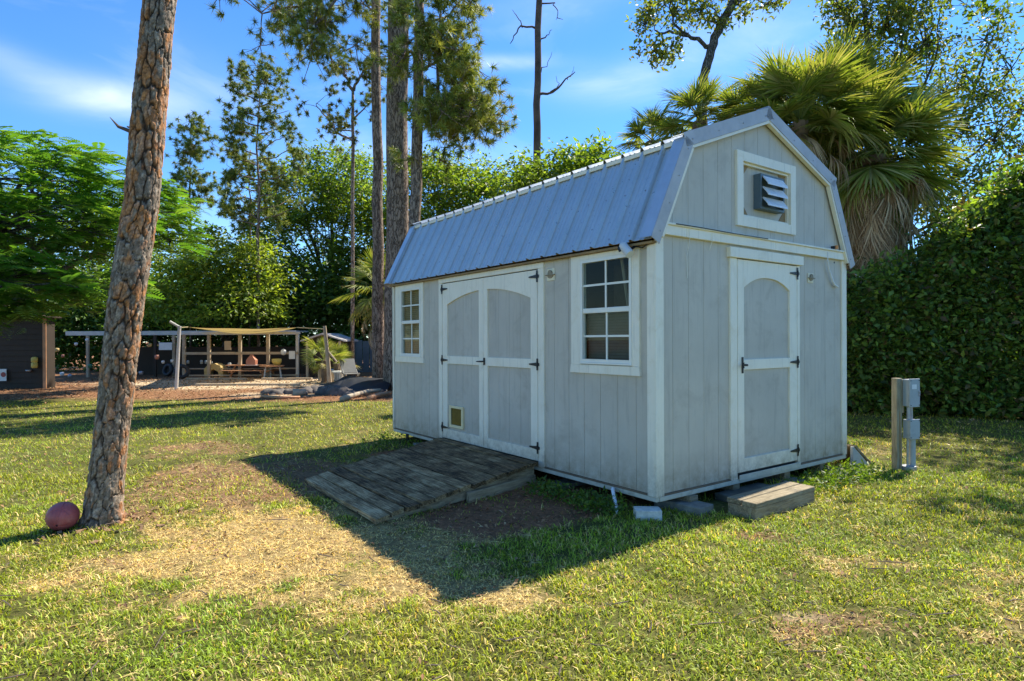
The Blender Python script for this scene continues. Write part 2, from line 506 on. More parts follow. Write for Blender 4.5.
# ------------------------------------------------------------------ ground zones
def gauss(x, y, cx, cy, rx, ry, a=0.0):
    c, s = math.cos(a), math.sin(a)
    dx, dy = x - cx, y - cy
    u = (dx * c + dy * s) / rx; v = (-dx * s + dy * c) / ry
    return np.exp(-(u * u + v * v))
def zones(x, y):
    """straw, soil(brown litter), mulch, sand in 0..1"""
    n = fbm(x * 0.9, y * 0.9, 3); n2 = fbm(x * 3.1, y * 3.1, 11); n3 = fbm(x * 9, y * 9, 23, 3)
    straw = (1.25 * gauss(x, y, -1.25, 4.15, 1.25, 0.72, 0.25) + 0.9 * gauss(x, y, -0.35, 3.35, 0.75, 0.35)
             + 0.8 * gauss(x, y, -2.2, 4.9, 1.2, 0.8) + 0.5 * gauss(x, y, 2.2, 3.9, 0.7, 0.25)
             + 0.55 * gauss(x, y, -1.6, 8.6, 1.4, 0.9) + 0.45 * gauss(x, y, 3.9, 5.2, 1.0, 0.45)
             + 0.45 * gauss(x, y, 3.0, 3.2, 0.9, 0.6) + 0.30 * gauss(x, y, -2.5, 3.2, 1.2, 0.5))
    straw = sst(0.30, 1.05, straw + (n - 0.5) * 1.0 + (n2 - 0.5) * 1.3 + (n3 - .5) * .9)
    soil = (1.5 * gauss(x, y, -2.5, 6.2, 1.4, 1.1) + 0.75 * gauss(x, y, -4.2, 8.2, 1.6, 0.9)
            + 0.7 * gauss(x, y, -3.1, 4.85, 0.5, 0.35) + 0.8 * gauss(x, y, 1.75, 4.35, 0.4, 0.2) + 0.65 * gauss(x, y, 1.55, 3.05, 0.5, 0.22)
            + 0.6 * gauss(x, y, 3.4, 4.9, 0.9, 0.25) + 0.45 * gauss(x, y, 4.0, 3.0, .7, .4) + 0.5 * gauss(x, y, 0.1, 2.9, .7, .3))
    soil = sst(0.42, 0.85, soil + (n - 0.5) * 0.6 + (n2 - 0.5) * 0.9 + (n3 - .5) * .3)
    lx, ly = shed_local(x, y)
    under = sst(-1.3, -0.5, lx + (n2 - .5) * .8) * sst(-0.05, 0.8, ly + (n2 - .5) * .4) * (1 - sst(3.6, 4.3, ly)) * (1 - sst(3.0, 3.5, lx))
    mul = np.maximum(under, 0.9 * gauss(lx, ly, -0.95, 0.85, 0.75, 0.75))
    edge = 14.0 + (n - 0.5) * 1.0 + 0.10 * np.clip(-x - 3, 0, 20)
    back = sst(-0.35, 0.5, y - edge) * (1 - sst(2.0, 4.5, x))
    mulch = np.clip(np.maximum(sst(0.35, 0.65, mul + (n2 - .5) * .5), back), 0, 1)
    sand = sst(0.35, 0.7, 1.3 * gauss(x, y, -8.4, 21.0, 5.0, 3.2) + (n2 - .5) * .5 + (n - .5) * .4)
    sand = np.maximum(sand, sst(.4, .7, gauss(x, y, -6.0, 16.2, 1.7, 1.1) + (n2 - .5) * .6) * .7)
    sand = np.maximum(sand, sst(0.45, 0.75, .75 * gauss(x, y, 1.45, 3.1, 0.28, 0.12) + (n2 - .5) * .7) * 0.35) 
    return straw, soil, mulch, sand

# ground sheet: dense where the lawn is seen close, stretching to the horizon
def axis(lo, hi, step, far, k=1.25):
    a = list(np.arange(lo, hi + 1e-6, step)); s = step; p = hi; q = lo
    r = []; l = []
    while p < far:
        s *= k; p += s; r.append(p)
    s = step
    while q > -far:
        s *= k; q -= s; l.append(q)
    return np.array(l[::-1] + a + r)
gx = axis(-7.5, 7.5, 0.055, 600); gy = axis(1.4, 12.5, 0.055, 600, 1.12)
GX, GY = np.meshgrid(gx, gy)
def gheight(x, y):
    h = (fbm(x * 0.5, y * 0.5, 51) - 0.5) * 0.05 + (fbm(x * 3, y * 3, 61) - 0.5) * 0.025
    fade = np.clip(1 - np.hypot(x, y - 8) / 60, 0, 1)
    st, soil, mu, sa = zones(x, y)
    lx, ly = shed_local(x, y)
    h = h + (fbm(x * 14, y * 14, 5, 3) - 0.5) * 0.028 * np.clip(soil + mu, 0, 1)
    near = np.exp(-(np.clip(np.abs(lx - 1.5) - 1.5, 0, 9) ** 2 + np.clip(np.abs(ly - 2.4) - 2.4, 0, 9) ** 2) / 0.8)
    h = h * (1 - 0.5 * near)
    return h * fade
GZ = gheight(GX, GY)
ny, nx = GX.shape
V = np.stack([GX.ravel(), GY.ravel(), GZ.ravel()], 1)
idx = np.arange(nx * ny).reshape(ny, nx)
F = np.stack([idx[:-1, :-1].ravel(), idx[:-1, 1:].ravel(), idx[1:, 1:].ravel(), idx[1:, :-1].ravel()], 1)
st, soi, mu, sa = zones(V[:, 0], V[:, 1])
nn = fbm(V[:, 0] * 2, V[:, 1] * 2, 77)[:, None]
C = np.array([0.10, 0.10, 0.024]) * (0.8 + 0.5 * nn)
def lay(C, m_, c):
    return C * (1 - m_[:, None]) + np.array(c) * m_[:, None]
C = lay(C, st, (0.34, 0.24, 0.095)); C = lay(C, soi * .85, (0.24, 0.145, 0.075))
C = lay(C, mu, (0.24, 0.12, 0.058)); C = lay(C, sa, (0.52, 0.40, 0.25))
m, t, b = new_mat('ground')
a = N(t, 'ShaderNodeAttribute'); a.attribute_name = 'tint'
pos = N(t, 'ShaderNodeNewGeometry').outputs['Position']
g1 = noise(t, 30, 8, 0.75, vec=pos); g2 = noise(t, 3.0, 6, 0.6, vec=pos)
f1 = ramp(t, g1, [(0.3, (0.45,) * 3), (0.5, (0.95,) * 3), (0.72, (1.6,) * 3)])
f2 = ramp(t, g2, [(0.3, (0.72,) * 3), (0.7, (1.25,) * 3)])
t.links.new(mixcol(t, 1.0, mixcol(t, 1.0, a.outputs['Color'], f1, 'MULTIPLY'), f2, 'MULTIPLY'), b.inputs['Base Color'])
b.inputs['Roughness'].default_value = 0.95; b.inputs['Specular IOR Level'].default_value = 0.15
bump(t, b, g1, 0.8, 0.03)
groundm = m
ground = link('ground', np_mesh('ground', V, F, groundm, C, 'POINT', True))
tag(ground, kind='structure')

# ------------------------------------------------------------------ grass
def in_ramp(lx, ly):
    return (lx > -1.9) & (lx < 0.1) & (ly > 1.15 + 0.18 * (lx + 1.9)) & (ly < 3.3)
def blades(n, xr, yr, wfun, hl, wd, lean, segs, seed, only_straw=False, frac=None, trampled=0.0):
    r = np.random.default_rng(seed)
    # sample area with screen-like density: density falls with distance
    y = yr[0] * (yr[1] / yr[0]) ** r.random(n)
    x = (r.random(n) * 2 - 1) * (0.96 * y + 1.6)
    st, soi, mu, sa = zones(x, y)
    patch = fbm(x * 1.6, y * 1.6, 91); fine = fbm(x * 6, y * 6, 95, 3)
    lx, ly = shed_local(x, y)
    bare = np.clip(soi * 0.62 + mu * 0.93 + sa * 0.9, 0, 1)
    keep = r.random(n) > (bare * (0.25 if only_straw else 1))
    keep &= ~in_ramp(lx, ly)
    keep &= ~((lx > 0.15) & (lx < 2.95) & (ly > 0.1) & (ly < 4.7))
    keep &= ~((lx > 0.5) & (lx < 1.45) & (ly > -0.53) & (ly < 0.05))
    keep &= ~((x > 1.2) & (y > 12.5)) | (r.random(n) < 0.4)
    if only_straw: keep &= r.random(n) < np.clip(st * 1.1 + soi * .8 + mu * 1.0 + 0.06, 0, 1) * (1 - sa * .8)
    keep &= r.random(n) < np.clip(0.05 + 1.7 * (fine - .15), 0.05, 1)
    x, y, st, patch, fine, lx, ly, soi, mu = [q[keep] for q in (x, y, st, patch, fine, lx, ly, soi, mu)]
    n = len(x)
    z = gheight(x, y) - 0.004
    ds = np.sqrt(np.clip(y / 4.5, 0.75, 4))
    L = hl * (0.55 + 0.9 * r.random(n)) * (0.85 + 0.5 * patch) * ds ** 0.6 * (1 - 0.35 * st)
    edgeg = np.exp(-np.clip(np.maximum(np.abs(lx - 1.52) - 1.52, np.abs(ly - 2.4) - 2.4), 0, 9) ** 2 / 0.03)
    L = L * (1 + 1.0 * edgeg * r.random(n) * (lx > .5))
    Wd = wd * (0.6 + 0.8 * r.random(n)) * ds
    th = r.random(n) * 2 * np.pi
    ln = np.radians(lean + (r.random(n) - 0.5) * 46) + st * 0.35
    if only_straw: ln = np.radians(78 + r.random(n) * 14)
    ln = np.clip(ln, 0.05, 1.55)
    d = np.stack([np.cos(th), np.sin(th), np.zeros(n)], 1)
    side = np.stack([-np.sin(th), np.cos(th), (r.random(n) - .5) * .8], 1)
    p = np.stack([x, y, z], 1)
    up = np.array([0, 0, 1.0])
    if only_straw: p[:, 2] += 0.008 + 0.018 * r.random(n)
    tip = p + d * (np.sin(ln) * L)[:, None] + up * (np.cos(ln) * L)[:, None]
    mid = p + d * (np.sin(ln * 0.6) * L * .55)[:, None] + up * (np.cos(ln * 0.6) * L * .6)[:, None]
    w = side * Wd[:, None] * .5
    # colour
    dry = r.random(n) < np.clip(st * 0.9 + 0.09 + 0.16 * (patch > .58), 0, 1)
    g = np.array([0.305, 0.40, 0.030]) * (0.32 + 1.25 * r.random(n))[:, None]
    g = g * (0.62 + 0.75 * patch)[:, None]
    g[:, 0] *= 0.82 + 0.55 * fbm(x * .7 + 9, y * .7, 13)
    s_ = np.array([0.80, 0.61, 0.23]) * (0.36 + 1.0 * r.random(n))[:, None]
    if only_straw:
        dry[:] = True
        br = r.random(n) < np.clip(0.15 + soi * 0.6 + mu, 0, 1)
        s_[br] = np.array([0.38, 0.18, 0.08]) * (0.5 + r.random(br.sum()))[:, None]
    c = np.where(dry[:, None], s_, g)
    if segs == 1:
        V = np.stack([p - w, p + w, tip], 1).reshape(-1, 3)
        F = np.arange(3 * n).reshape(n, 3); cc = c
    else:
        V = np.stack([p - w, p + w, mid + w * .8, mid - w * .8, tip], 1).reshape(-1, 3)
        b0 = np.arange(n) * 5
        F = np.stack([b0, b0 + 1, b0 + 2, b0, b0 + 2, b0 + 3, b0 + 3, b0 + 2, b0 + 4], 1).reshape(-1, 3)
        cc = np.repeat(c, 3, 0)
    return V, F, cc
def merge(parts):
    Vs, Fs, Cs = [], [], []; o_ = 0
    for V, F, c in parts:
        Vs.append(V); Fs.append(F + o_); Cs.append(c); o_ += len(V)
    return np.concatenate(Vs), np.concatenate(Fs), np.concatenate(Cs)
GR = merge([blades(230000, None, (2.0, 6.5), None, 0.040, 0.0064, 54, 2, 1),
            blades(270000, None, (3.0, 14.5), None, 0.040, 0.0075, 52, 1, 2)])
o = link('lawn_grass', np_mesh('lawn_grass', *GR[:2], grassm, GR[2]))
tag(o, 'short green and yellowing lawn grass covering the yard', 'grass', kind='stuff')
ST = merge([blades(190000, None, (2.0, 15), None, 0.075, 0.0032, 80, 1, 3, only_straw=True)])
o = link('dry_straw', np_mesh('dry_straw', *ST[:2], litterm, ST[2]))
tag(o, 'dry straw and fallen pine needles lying on worn lawn', 'straw', kind='stuff')

def litter(n, xr, yr, size, cols, seed, wf):
    r = np.random.default_rng(seed)
    y = yr[0] * (yr[1] / yr[0]) ** r.random(n); x = xr[0] + (xr[1] - xr[0]) * r.random(n)
    k = r.random(n) < wf(x, y); x, y = x[k], y[k]; n = len(x)
    z = gheight(x, y) + 0.008 + 0.02 * r.random(n)
    th = r.random(n) * 6.28; L = size * (.5 + r.random(n)) * np.sqrt(np.clip(y / 5, .7, 4)); w = L * (.3 + .25 * r.random(n))
    d = np.stack([np.cos(th), np.sin(th), (r.random(n) - .5) * 1.2], 1); s = np.stack([-np.sin(th), np.cos(th), (r.random(n) - .5) * 1.2], 1)
    p = np.stack([x, y, z], 1)
    V = np.stack([p - d * L[:, None] * .5, p + s * w[:, None] * .5 + [0, 0, .006], p + d * L[:, None] * .5, p - s * w[:, None] * .5 + [0, 0, .006]], 1).reshape(-1, 3)
    b0 = np.arange(n) * 4
    F = np.stack([b0, b0 + 1, b0 + 2, b0, b0 + 2, b0 + 3], 1).reshape(-1, 3)
    c = np.array(cols)[r.integers(0, len(cols), n)] * (.6 + .8 * r.random(n))[:, None]
    return V, F, np.repeat(c, 2, 0)
def wf1(x, y):
    st, soi, mu, sa = zones(x, y)
    return np.clip(0.10 + .25 * st + .7 * soi + .95 * mu + .2 * sa, 0, 1)
LT = litter(70000, (-16, 8), (2.2, 24), 0.034, [(.26, .125, .055), (.34, .19, .085), (.15, .075, .035), (.40, .27, .13), (.24, .13, .06)], 5, wf1)
o = link('leaf_litter', np_mesh('leaf_litter', *LT[:2], litterm, LT[2]))
tag(o, 'brown fallen leaves scattered over soil and mulch', 'leaf litter', kind='stuff')
#==SHED==
# ================================================================== the shed
L_, W_ = 4.805, 3.05
shed = thing('garden_shed', 'pale grey gambrel roof storage shed with cream trim and metal roof on blocks', 'shed', SH_O, SH_YAW)
EV, KN, RG = (-0.06, 2.185), (0.37, 3.055), (1.525, 3.50)
KR, ER = (2.68, 3.055), (3.11, 2.185)
def roof_under(x):
    x = min(x, W_ - x) if x > W_ / 2 else x
    if x < KN[0]: return EV[1] + (x - EV[0]) * (KN[1] - EV[1]) / (KN[0] - EV[0]) - 0.05
    return KN[1] + (x - KN[0]) * (RG[1] - KN[1]) / (RG[0] - KN[0]) - 0.028
fL = lambda d0: (lambda a, b, d: (d0 + d, a, b))            # long wall: a = y
def siding_wall(a0, a1, z0, topf, openings, fn, kinks=(), pitch=0.2033, name='siding_board', mat=None, e=0.0020):
    n = int(round((a1 - a0) / pitch))
    for i in range(n):
        s0 = a0 + (a1 - a0) * i / n; s1 = a0 + (a1 - a0) * (i + 1) / n
        mbs = {}
        for (d0, d1, ins) in ((0.0, 0.0045, e), (0.004, 0.014, 0.0003)):
            p0, p1 = s0 + ins, s1 - ins
            cuts = sorted({p0, p1} | {c for o_ in openings for c in o_[:2] if p0 < c < p1})
            for c0, c1 in zip(cuts, cuts[1:]):
                if c1 - c0 < 0.004: continue
                mid = (c0 + c1) / 2
                spans = [(z0, None)]
                for (oa, ob, oz0, oz1) in openings:
                    if oa <= mid <= ob:
                        ns = []
                        for (q0, q1) in spans:
                            if oz0 > q0 + .005: ns.append((q0, oz0))
                            if q1 is None or oz1 < q1: ns.append((oz1, q1))
                        spans = ns
                for q0, q1 in spans:
                    mb = mbs.setdefault(('up' if q0 > z0 + .3 else 'low') if len(spans) > 1 or q0 > z0 + .3 else 'low', MB())
                    if q1 is not None:
                        poly = [(c0, q0), (c1, q0), (c1, q1), (c0, q1)]
                    else:
                        ks = [k for k in kinks if c0 < k < c1]
                        poly = [(c0, q0), (c1, q0), (c1, topf(c1))] + [(k, topf(k)) for k in ks[::-1]] + [(c0, topf(c0))]
                    mb.prism(poly, fn, d0, d1)
        for mb in mbs.values():
            if mb.v: mb.build(name, mat or siding, shed)
SF = 0.018
W1 = (0.27, 0.865, 1.205, 2.095); W2 = (3.965, 4.525, 1.20, 2.085)
DD = (1.50, 3.38, 0.16, 2.095); DG = (1.075, 2.065, 0.16, 2.117); FG = (1.17, 1.947, 2.50, 2.993)
siding_wall(0.02, L_ - .02, 0.166, lambda a: 2.175, [W1, W2, DD], lambda a, b, d: (SF + d, a, b))
siding_wall(0.02, W_ - .02, 0.166, lambda a: 2.275, [DG], lambda a, b, d: (a, SF + d, b))
siding_wall(0.02, W_ - .02, 2.279, roof_under, [FG], lambda a, b, d: (a, SF + d, b), kinks=(KN[0], RG[0], KR[0]))
siding_wall(0.02, L_ - .02, 0.166, lambda a: 2.175, [], lambda a, b, d: (W_ - SF - d, a, b), pitch=.4)
siding_wall(0.02, W_ - .02, 0.166, roof_under, [], lambda a, b, d: (a, L_ - SF - d, b), kinks=(KN[0], RG[0], KR[0]), pitch=.4)

# floor frame
MB().box(0.004, W_ - .004, 0.004, L_ - .004, 0.150, 0.164).build('floor', darkwood, shed)
MB().box(0.006, 0.04, 0.006, L_ - .006, 0.112, 0.149, ch=.003).build('rim_board', skidp, shed)
MB().box(W_ - .04, W_ - .006, 0.006, L_ - .006, 0.112, 0.149, ch=.003).build('rim_board', skidp, shed)
MB().box(0.041, W_ - .041, 0.0, 0.036, 0.112, 0.149, ch=.003).build('rim_board', skidp, shed)
MB().box(0.041, W_ - .041, L_ - .04, L_ - .006, 0.112, 0.149, ch=.003).build('rim_board', skidp, shed)
MB().box(1.09, 2.10, -0.012, 0.0, 0.135, 0.185, ch=.003).build('door_sill', skidp, shed)
for x in (0.42, 1.1, 1.93, 2.6):
    MB().box(x - .05, x + .05, 0.03, L_ - .03, 0.035, 0.111, ch=.004).build('skid', ramp_wood2, shed)
# corner boards, band
zt = 2.15
for b_ in ((0, .018, .019, .094), (0, .018, L_ - .04, L_ - .0), (W_ - .018, W_, .019, .094), (W_ - .018, W_, L_ - .09, L_)):
    MB().box(b_[0], b_[1], b_[2], b_[3], .1505, zt, ch=.002).build('corner_board', trim, shed)
for b_ in ((0, .094), (W_ - .094, W_)):
    MB().box(b_[0], b_[1], 0, .0185, .1505, 2.228, ch=.002).build('corner_board', trim, shed)
    MB().box(b_[0], b_[1], L_ - .0175, L_ + .001, .1505, 2.228, ch=.002).build('corner_board', trim, shed)
bb = [0.03, 0.36, 1.66, 3.0]
for a_, b_ in zip(bb, bb[1:]):
    MB().box(a_ + .0012, b_ - .0012, -0.018, 0.017, 2.230, 2.308, ch=.003).build('band_board', trim, shed)
MB().box(0.012, 3.03, -0.034, 0.017, 2.3085, 2.326, ch=.003).build('band_cap', trim, shed)
# roof
def seg(e, k):
    e = Vector((e[0], 0, e[1])); k = Vector((k[0], 0, k[1])); d = (k - e); l = d.length; d.normalize()
    nrm = Vector((-d.z, 0, d.x))
    if nrm.z < 0: nrm = -nrm
    return e, d, nrm, l
def sheet_mesh(w, e, k, name='roof_sheet', lift=0.0, rib=0.028):
    e, d, nrm, l = seg(e, k)
    prof = []
    n = int(round(w / 0.2286))
    for i in range(n + 1):
        c = i * 0.2286
        if i > 0: prof += [(c - .024, 0)]
        if i > 0: prof += [(c - .010, rib)]
        if i < n:
            if i == 0: prof += [(0, rib)]
            prof += [(c + .010, rib), (c + .024, 0), (c + .075, 0), (c + .081, .004), (c + .095, .004), (c + .101, 0),
                     (c + .128, 0), (c + .134, .004), (c + .148, .004), (c + .154, 0)]
        else: prof += [(c + .004, rib - .001)]
    mb = MB()
    m_ = len(prof)
    vs = []
    for t_ in (0, l):
        for s_, h in prof: vs.append(e + d * t_ + nrm * (h + lift) + Vector((0, s_, 0)))
        for s_, h in prof: vs.append(e + d * t_ + nrm * (h + lift - .0025) + Vector((0, s_, 0)))
    fs = []
    for i in range(m_ - 1):
        fs += [(i, i + 1, 2 * m_ + i + 1, 2 * m_ + i), (m_ + i, 3 * m_ + i, 3 * m_ + i + 1, m_ + i + 1),
               (i, m_ + i, m_ + i + 1, i + 1), (2 * m_ + i, 2 * m_ + i + 1, 3 * m_ + i + 1, 3 * m_ + i)]
    mb.add(vs, fs)
    return mb.mesh(name, roofm)
yn, yf = -0.03, 4.855
RL = yf - yn
UE = (0.322, KN[1] - .0185 + .0)          # upper sheets reach past the knee
UER = (W_ - 0.322, UE[1])
SCREWS = []
segs_ = [(EV, (0.357, 3.030)), (UE, RG), (UER, RG), (ER, (W_ - .357, 3.030))]
for si, (e_, k_) in enumerate(segs_):
    nfull = 5; wlast = 0.2286
    me = sheet_mesh(0.9144, e_, k_)
    for i in range(nfull):
        link('roof_sheet', me, shed, (0, yn + i * 0.9144, 0.0))
    me2 = sheet_mesh(0.2286, e_, k_)
    link('roof_sheet', me2, shed, (0, yn + nfull * .9144, 0.0))
    # screws
    e2, d2, n2_, l2 = seg(e_, k_)
    for j in range(22):
        for t_ in (0.06, .5, l2 - .07):
            mb = MB()
            c = e2 + d2 * t_ + n2_ * .003 + Vector((0, yn + j * .2286 + .045, 0))
            mb.tube([c, c + n2_ * .006], .0075, 6)
            SCREWS.append(mb)
allm = MB()
for m_s in SCREWS[:132]: allm.add(m_s.v, m_s.f)
link('roof_screws', allm.mesh('roof_screws', galv), shed)['kind'] = 'stuff'
# deck under the sheets (no light leaks)
for e_, k_ in ((EV, KN), (KN, RG), (KR, RG), (ER, KR)):
    e2, d2, n2_, l2 = seg(e_, k_)
    o0 = 0.012 if e_ in (EV, ER) else 0.0
    poly = [e2 + d2 * o0 - n2_ * .006, e2 + d2 * l2 - n2_ * .006, e2 + d2 * l2 - n2_ * .022, e2 + d2 * o0 - n2_ * .022]
    MB().prism([(p_.x, p_.z) for p_ in poly], lambda a, b, d: (a, d, b), yn + .035, yf - .035).build('roof_deck', rawwood, shed)
# ridge cap
MB().prism([(RG[0] - .13, RG[1] - .012), (RG[0], RG[1] + .040), (RG[0] + .13, RG[1] - .012), (RG[0] + .13, RG[1] - .016), (RG[0], RG[1] + .035), (RG[0] - .13, RG[1] - .016)],
           lambda a, b, d: (a, d, b), yn - .012, yf + .012).build('ridge_cap', rakem, shed)
# closure strips at the knee
mk = lambda x0, x1: MB().box(x0, x1, 0.014, 0.2286 - .012, UE[1] - .038, UE[1] - .001, ch=.003).mesh('closure_strip', closure)
for me in (mk(UE[0] + .001, UE[0] + .012), mk(W_ - UE[0] - .012, W_ - UE[0] - .001)):
    for j in range(21):
        link('closure_strip', me, shed, (0, yn + j * .2286 + .0, 0))
# rake trims, near and far: a leg over the sheets, painted lighter as if skylit, and a leg down the gable
for (e_, k_, steep) in ((EV, (0.357, 3.03), 1), (UE, RG, 0), (UER, RG, 0), (ER, (W_ - .357, 3.03), 1)):
    e2, d2, n2_, l2 = seg(e_, k_)
    for near in (1, 0):
        y_ = yn - .014 if near else yf + .014
        sg = 1 if near else -1
        t0 = -0.012 if steep else -0.02
        t1 = l2 + (0.0 if steep else 0.03)
        drop = .068 if steep else .076
        prof = [(0, .0375), (.004, .0375), (.004, -drop + .004), (.012, -drop + .004), (.012, -drop), (0, -drop)]
        mb = MB()
        mb.prism(prof, lambda a, b, d: e2 + d2 * d + n2_ * b + Vector((0, y_ + sg * a, 0)), t0, t1)
        mb.build('rake_trim', rakem, shed)
        MB().prism([(.0045, .0385), (.125, .0385), (.135, .031), (.135, .029), (.125, .0345), (.0045, .0345)], lambda a, b, d: e2 + d2 * d + n2_ * b + Vector((0, y_ + sg * a, 0)), t0 + .004, t1).build('edge_flashing', rakem_lit, shed)
        pr_ = [(.004, -drop - .002), (.044, -drop - .002), (.044, -drop - .026), (.004, -drop - .026)]
        MB().prism(pr_, lambda a, b, d: e2 + d2 * d + n2_ * b + Vector((0, y_ + sg * a, 0)), .02 if not steep else .06, l2 - (.03 if steep else .0)).build('rake_board', closure, shed)
        mb = MB()
        for q in range(4):
            tt = .08 + (l2 - .16) * q / 3
            c = e2 + d2 * tt - n2_ * .03 + Vector((0, y_, 0))
            mb.tube([c, c - Vector((0, sg * .006, 0))], .0055, 6)
        link('trim_screws', mb.mesh('trim_screws', galv), shed)['kind'] = 'stuff'
# eave boards
MB().box(-.040, .016, 0.0, 4.81, 2.152, 2.172, ch=.002).build('eave_board', rawwood, shed)
MB().box(W_ - .016, W_ + .04, 0.0, 4.81, 2.152, 2.172, ch=.002).build('eave_board', rawwood, shed)

MB().box(W_ - .05, W_ - .045, .05, L_ - .05, .17, 2.15).build('shade_lining', int_shade, shed)  # near-black sheets added along the walls so the inside looks unlit
MB().box(.05, W_ - .05, L_ - .05, L_ - .045, .17, 2.15).build('shade_lining', int_shade, shed)
MB().box(.05, W_ - .05, .045, .05, .17, 2.15).build('shade_lining', int_shade, shed)
MB().box(.05, W_ - .05, .05, L_ - .05, 2.135, 2.15).build('loft_floor', int_shade, shed)
# windows on the long wall
def window(y0, y1, z0, z1, gy0, gy1, gz0, gz1, blind, label):
    w = thing('window', None, None); w.parent = shed; w['label'] = label
    T = 2.150
    MB().box(0, .02, y0, gy0 - .028, z0 + .075, T, ch=.002).build('casing', trim, w)
    MB().box(0, .02, gy1 + .028, y1, z0 + .075, T, ch=.002).build('casing', trim, w)
    MB().box(-.001, .0195, gy0 - .0275, gy1 + .0275, gz1 + .028, T, ch=.002).build('casing', trim, w)
    # flared lower casing
    MB().prism([(y0 - .012, z0), (y1 + .012, z0), (y1, z0 + .074), (y0, z0 + .074)], lambda a, b, d: (d, a, b), -.004, .019).build('apron', trim, w)
    MB().box(-.012, .03, gy0 - .03, gy1 + .03, gz0 - .044, gz0 - .028, ch=.002).build('sill', vinyl, w)
    # vinyl frame
    f = MB()
    f.box(-.004, .045, gy0 - .0275, gy0, gz0 - .0275, gz1 + .0275)
    f.box(-.004, .045, gy1, gy1 + .0275, gz0 - .0275, gz1 + .0275)
    f.box(-.004, .045, gy0 + .0002, gy1 - .0002, gz1, gz1 + .0273); f.box(-.004, .045, gy0 + .0002, gy1 - .0002, gz0 - .0273, gz0)
    f.build('frame', vinyl, w)
    zm = (gz0 + gz1) / 2
    MB().box(.004, .04, gy0 + .0005, gy1 - .0005, zm - .022, zm + .022, ch=.003).build('meeting_rail', vinyl, w)
    ym = (gy0 + gy1) / 2
    for (a, b, x) in ((gz0, zm - .022, .024), (zm + .022, gz1, .014)):
        MB().box(x - .004, x + .006, ym - .009, ym + .009, a + .0005, b - .0005).build('muntin', vinyl, w)
        c = (a + b) / 2
        for (s0, s1) in ((gy0, ym), (ym, gy1)):
            e0 = s0 + (.0095 if s0 == ym else .0005); e1 = s1 - (.0095 if s1 == ym else .0005)
            MB().box(x - .0038, x + .0058, e0, e1, c - .009, c + .009).build('muntin', vinyl, w)
            for (q0, q1) in ((a, c), (c, b)):
                MB().box(x + .002, x + .004, e0 + .0003, e1 - .0003, q0 + (.0093 if q0 == c else .0007), q1 - (.0093 if q1 == c else .0007)).build('pane', glass, w)
    return w
w1 = window(0.176, 1.004, 1.10, 2.17, 0.283, 0.848, 1.225, 2.078, None, 'near window with eight dark panes')
w2 = window(3.886, 4.700, 1.10, 2.16, 3.984, 4.510, 1.218, 2.064, None, 'far window with tan blind behind eight panes')
# blinds hang inside, slats
mb = MB()
for k in range(34):
    z = 1.21 + k * .0255
    mb.add([(.048, 3.96, z), (.048, 4.53, z), (.055, 4.53, z + .024), (.055, 3.96, z + .024)], [(0, 1, 2, 3)])
mb.build('blind', blindm, shed, label='tan slatted blind behind the far window')
mb = MB()
for k in range(17):
    z = 1.21 + k * .0255
    mb.add([(.09, .26, z), (.09, .87, z), (.097, .87, z + .024), (.097, .26, z + .024)], [(0, 1, 2, 3)])
mb.build('blind', blindg, shed, label='grey brown blind in the lower near window')
MB().box(.5, .53, .6, .95, .17, 2.1).build('inner_shelf', darkwood, shed)
MB().tube([(.3, .3, .17), (.12, .48, 2.1)], .015, 6).build('stored_pole', palewood, shed)
MB().tube([(.34, .2, .17), (.16, .40, 2.1)], .012, 6).build('stored_pole', palewood, shed)

# double door
fr = thing('door_frame', None, None); fr.parent = shed
MB().box(0, .02, 1.404, 1.4945, .151, 2.094, ch=.002).build('jamb', trim, fr)
MB().box(0, .02, 3.388, 3.47, .151, 2.094, ch=.002).build('jamb', trim, fr)
MB().box(-.003, .02, 1.404, 3.47, 2.0955, 2.150, ch=.002).build('head_casing', trim, fr)
MB().box(.03, .045, 1.49, 3.39, .166, 2.09).build('backing', black, fr)
def arch(y):  # shared arch of both leaves
    return 1.957 - 0.137 * ((y - 2.455) / 0.83) ** 2
def hinge(M_, name='hinge', parent=None):
    mb = MB()
    mb.box(-.013, .013, -.004, .0, -.058, .058, M=M_, ch=.0015)
    mb.prism([(.012, -.018), (.125, -.007), (.135, 0), (.125, .007), (.012, .018)], lambda a, b, d: M_ @ Vector((a, d, b)), -.0045, .001)
    mb.prism([(-.012, -.018), (-.03, -.012), (-.03, .012), (-.012, .018)], lambda a, b, d: M_ @ Vector((a, d, b)), -.0045, .001)
    mb.tube([M_ @ Vector((.0, -.006, -.03)), M_ @ Vector((0, -.006, .03))], .007, 8)
    for q in (.035, .09):
        mb.tube([M_ @ Vector((q, -.004, 0)), M_ @ Vector((q, -.008, 0))], .006, 6)
    return mb.build(name, black, parent)
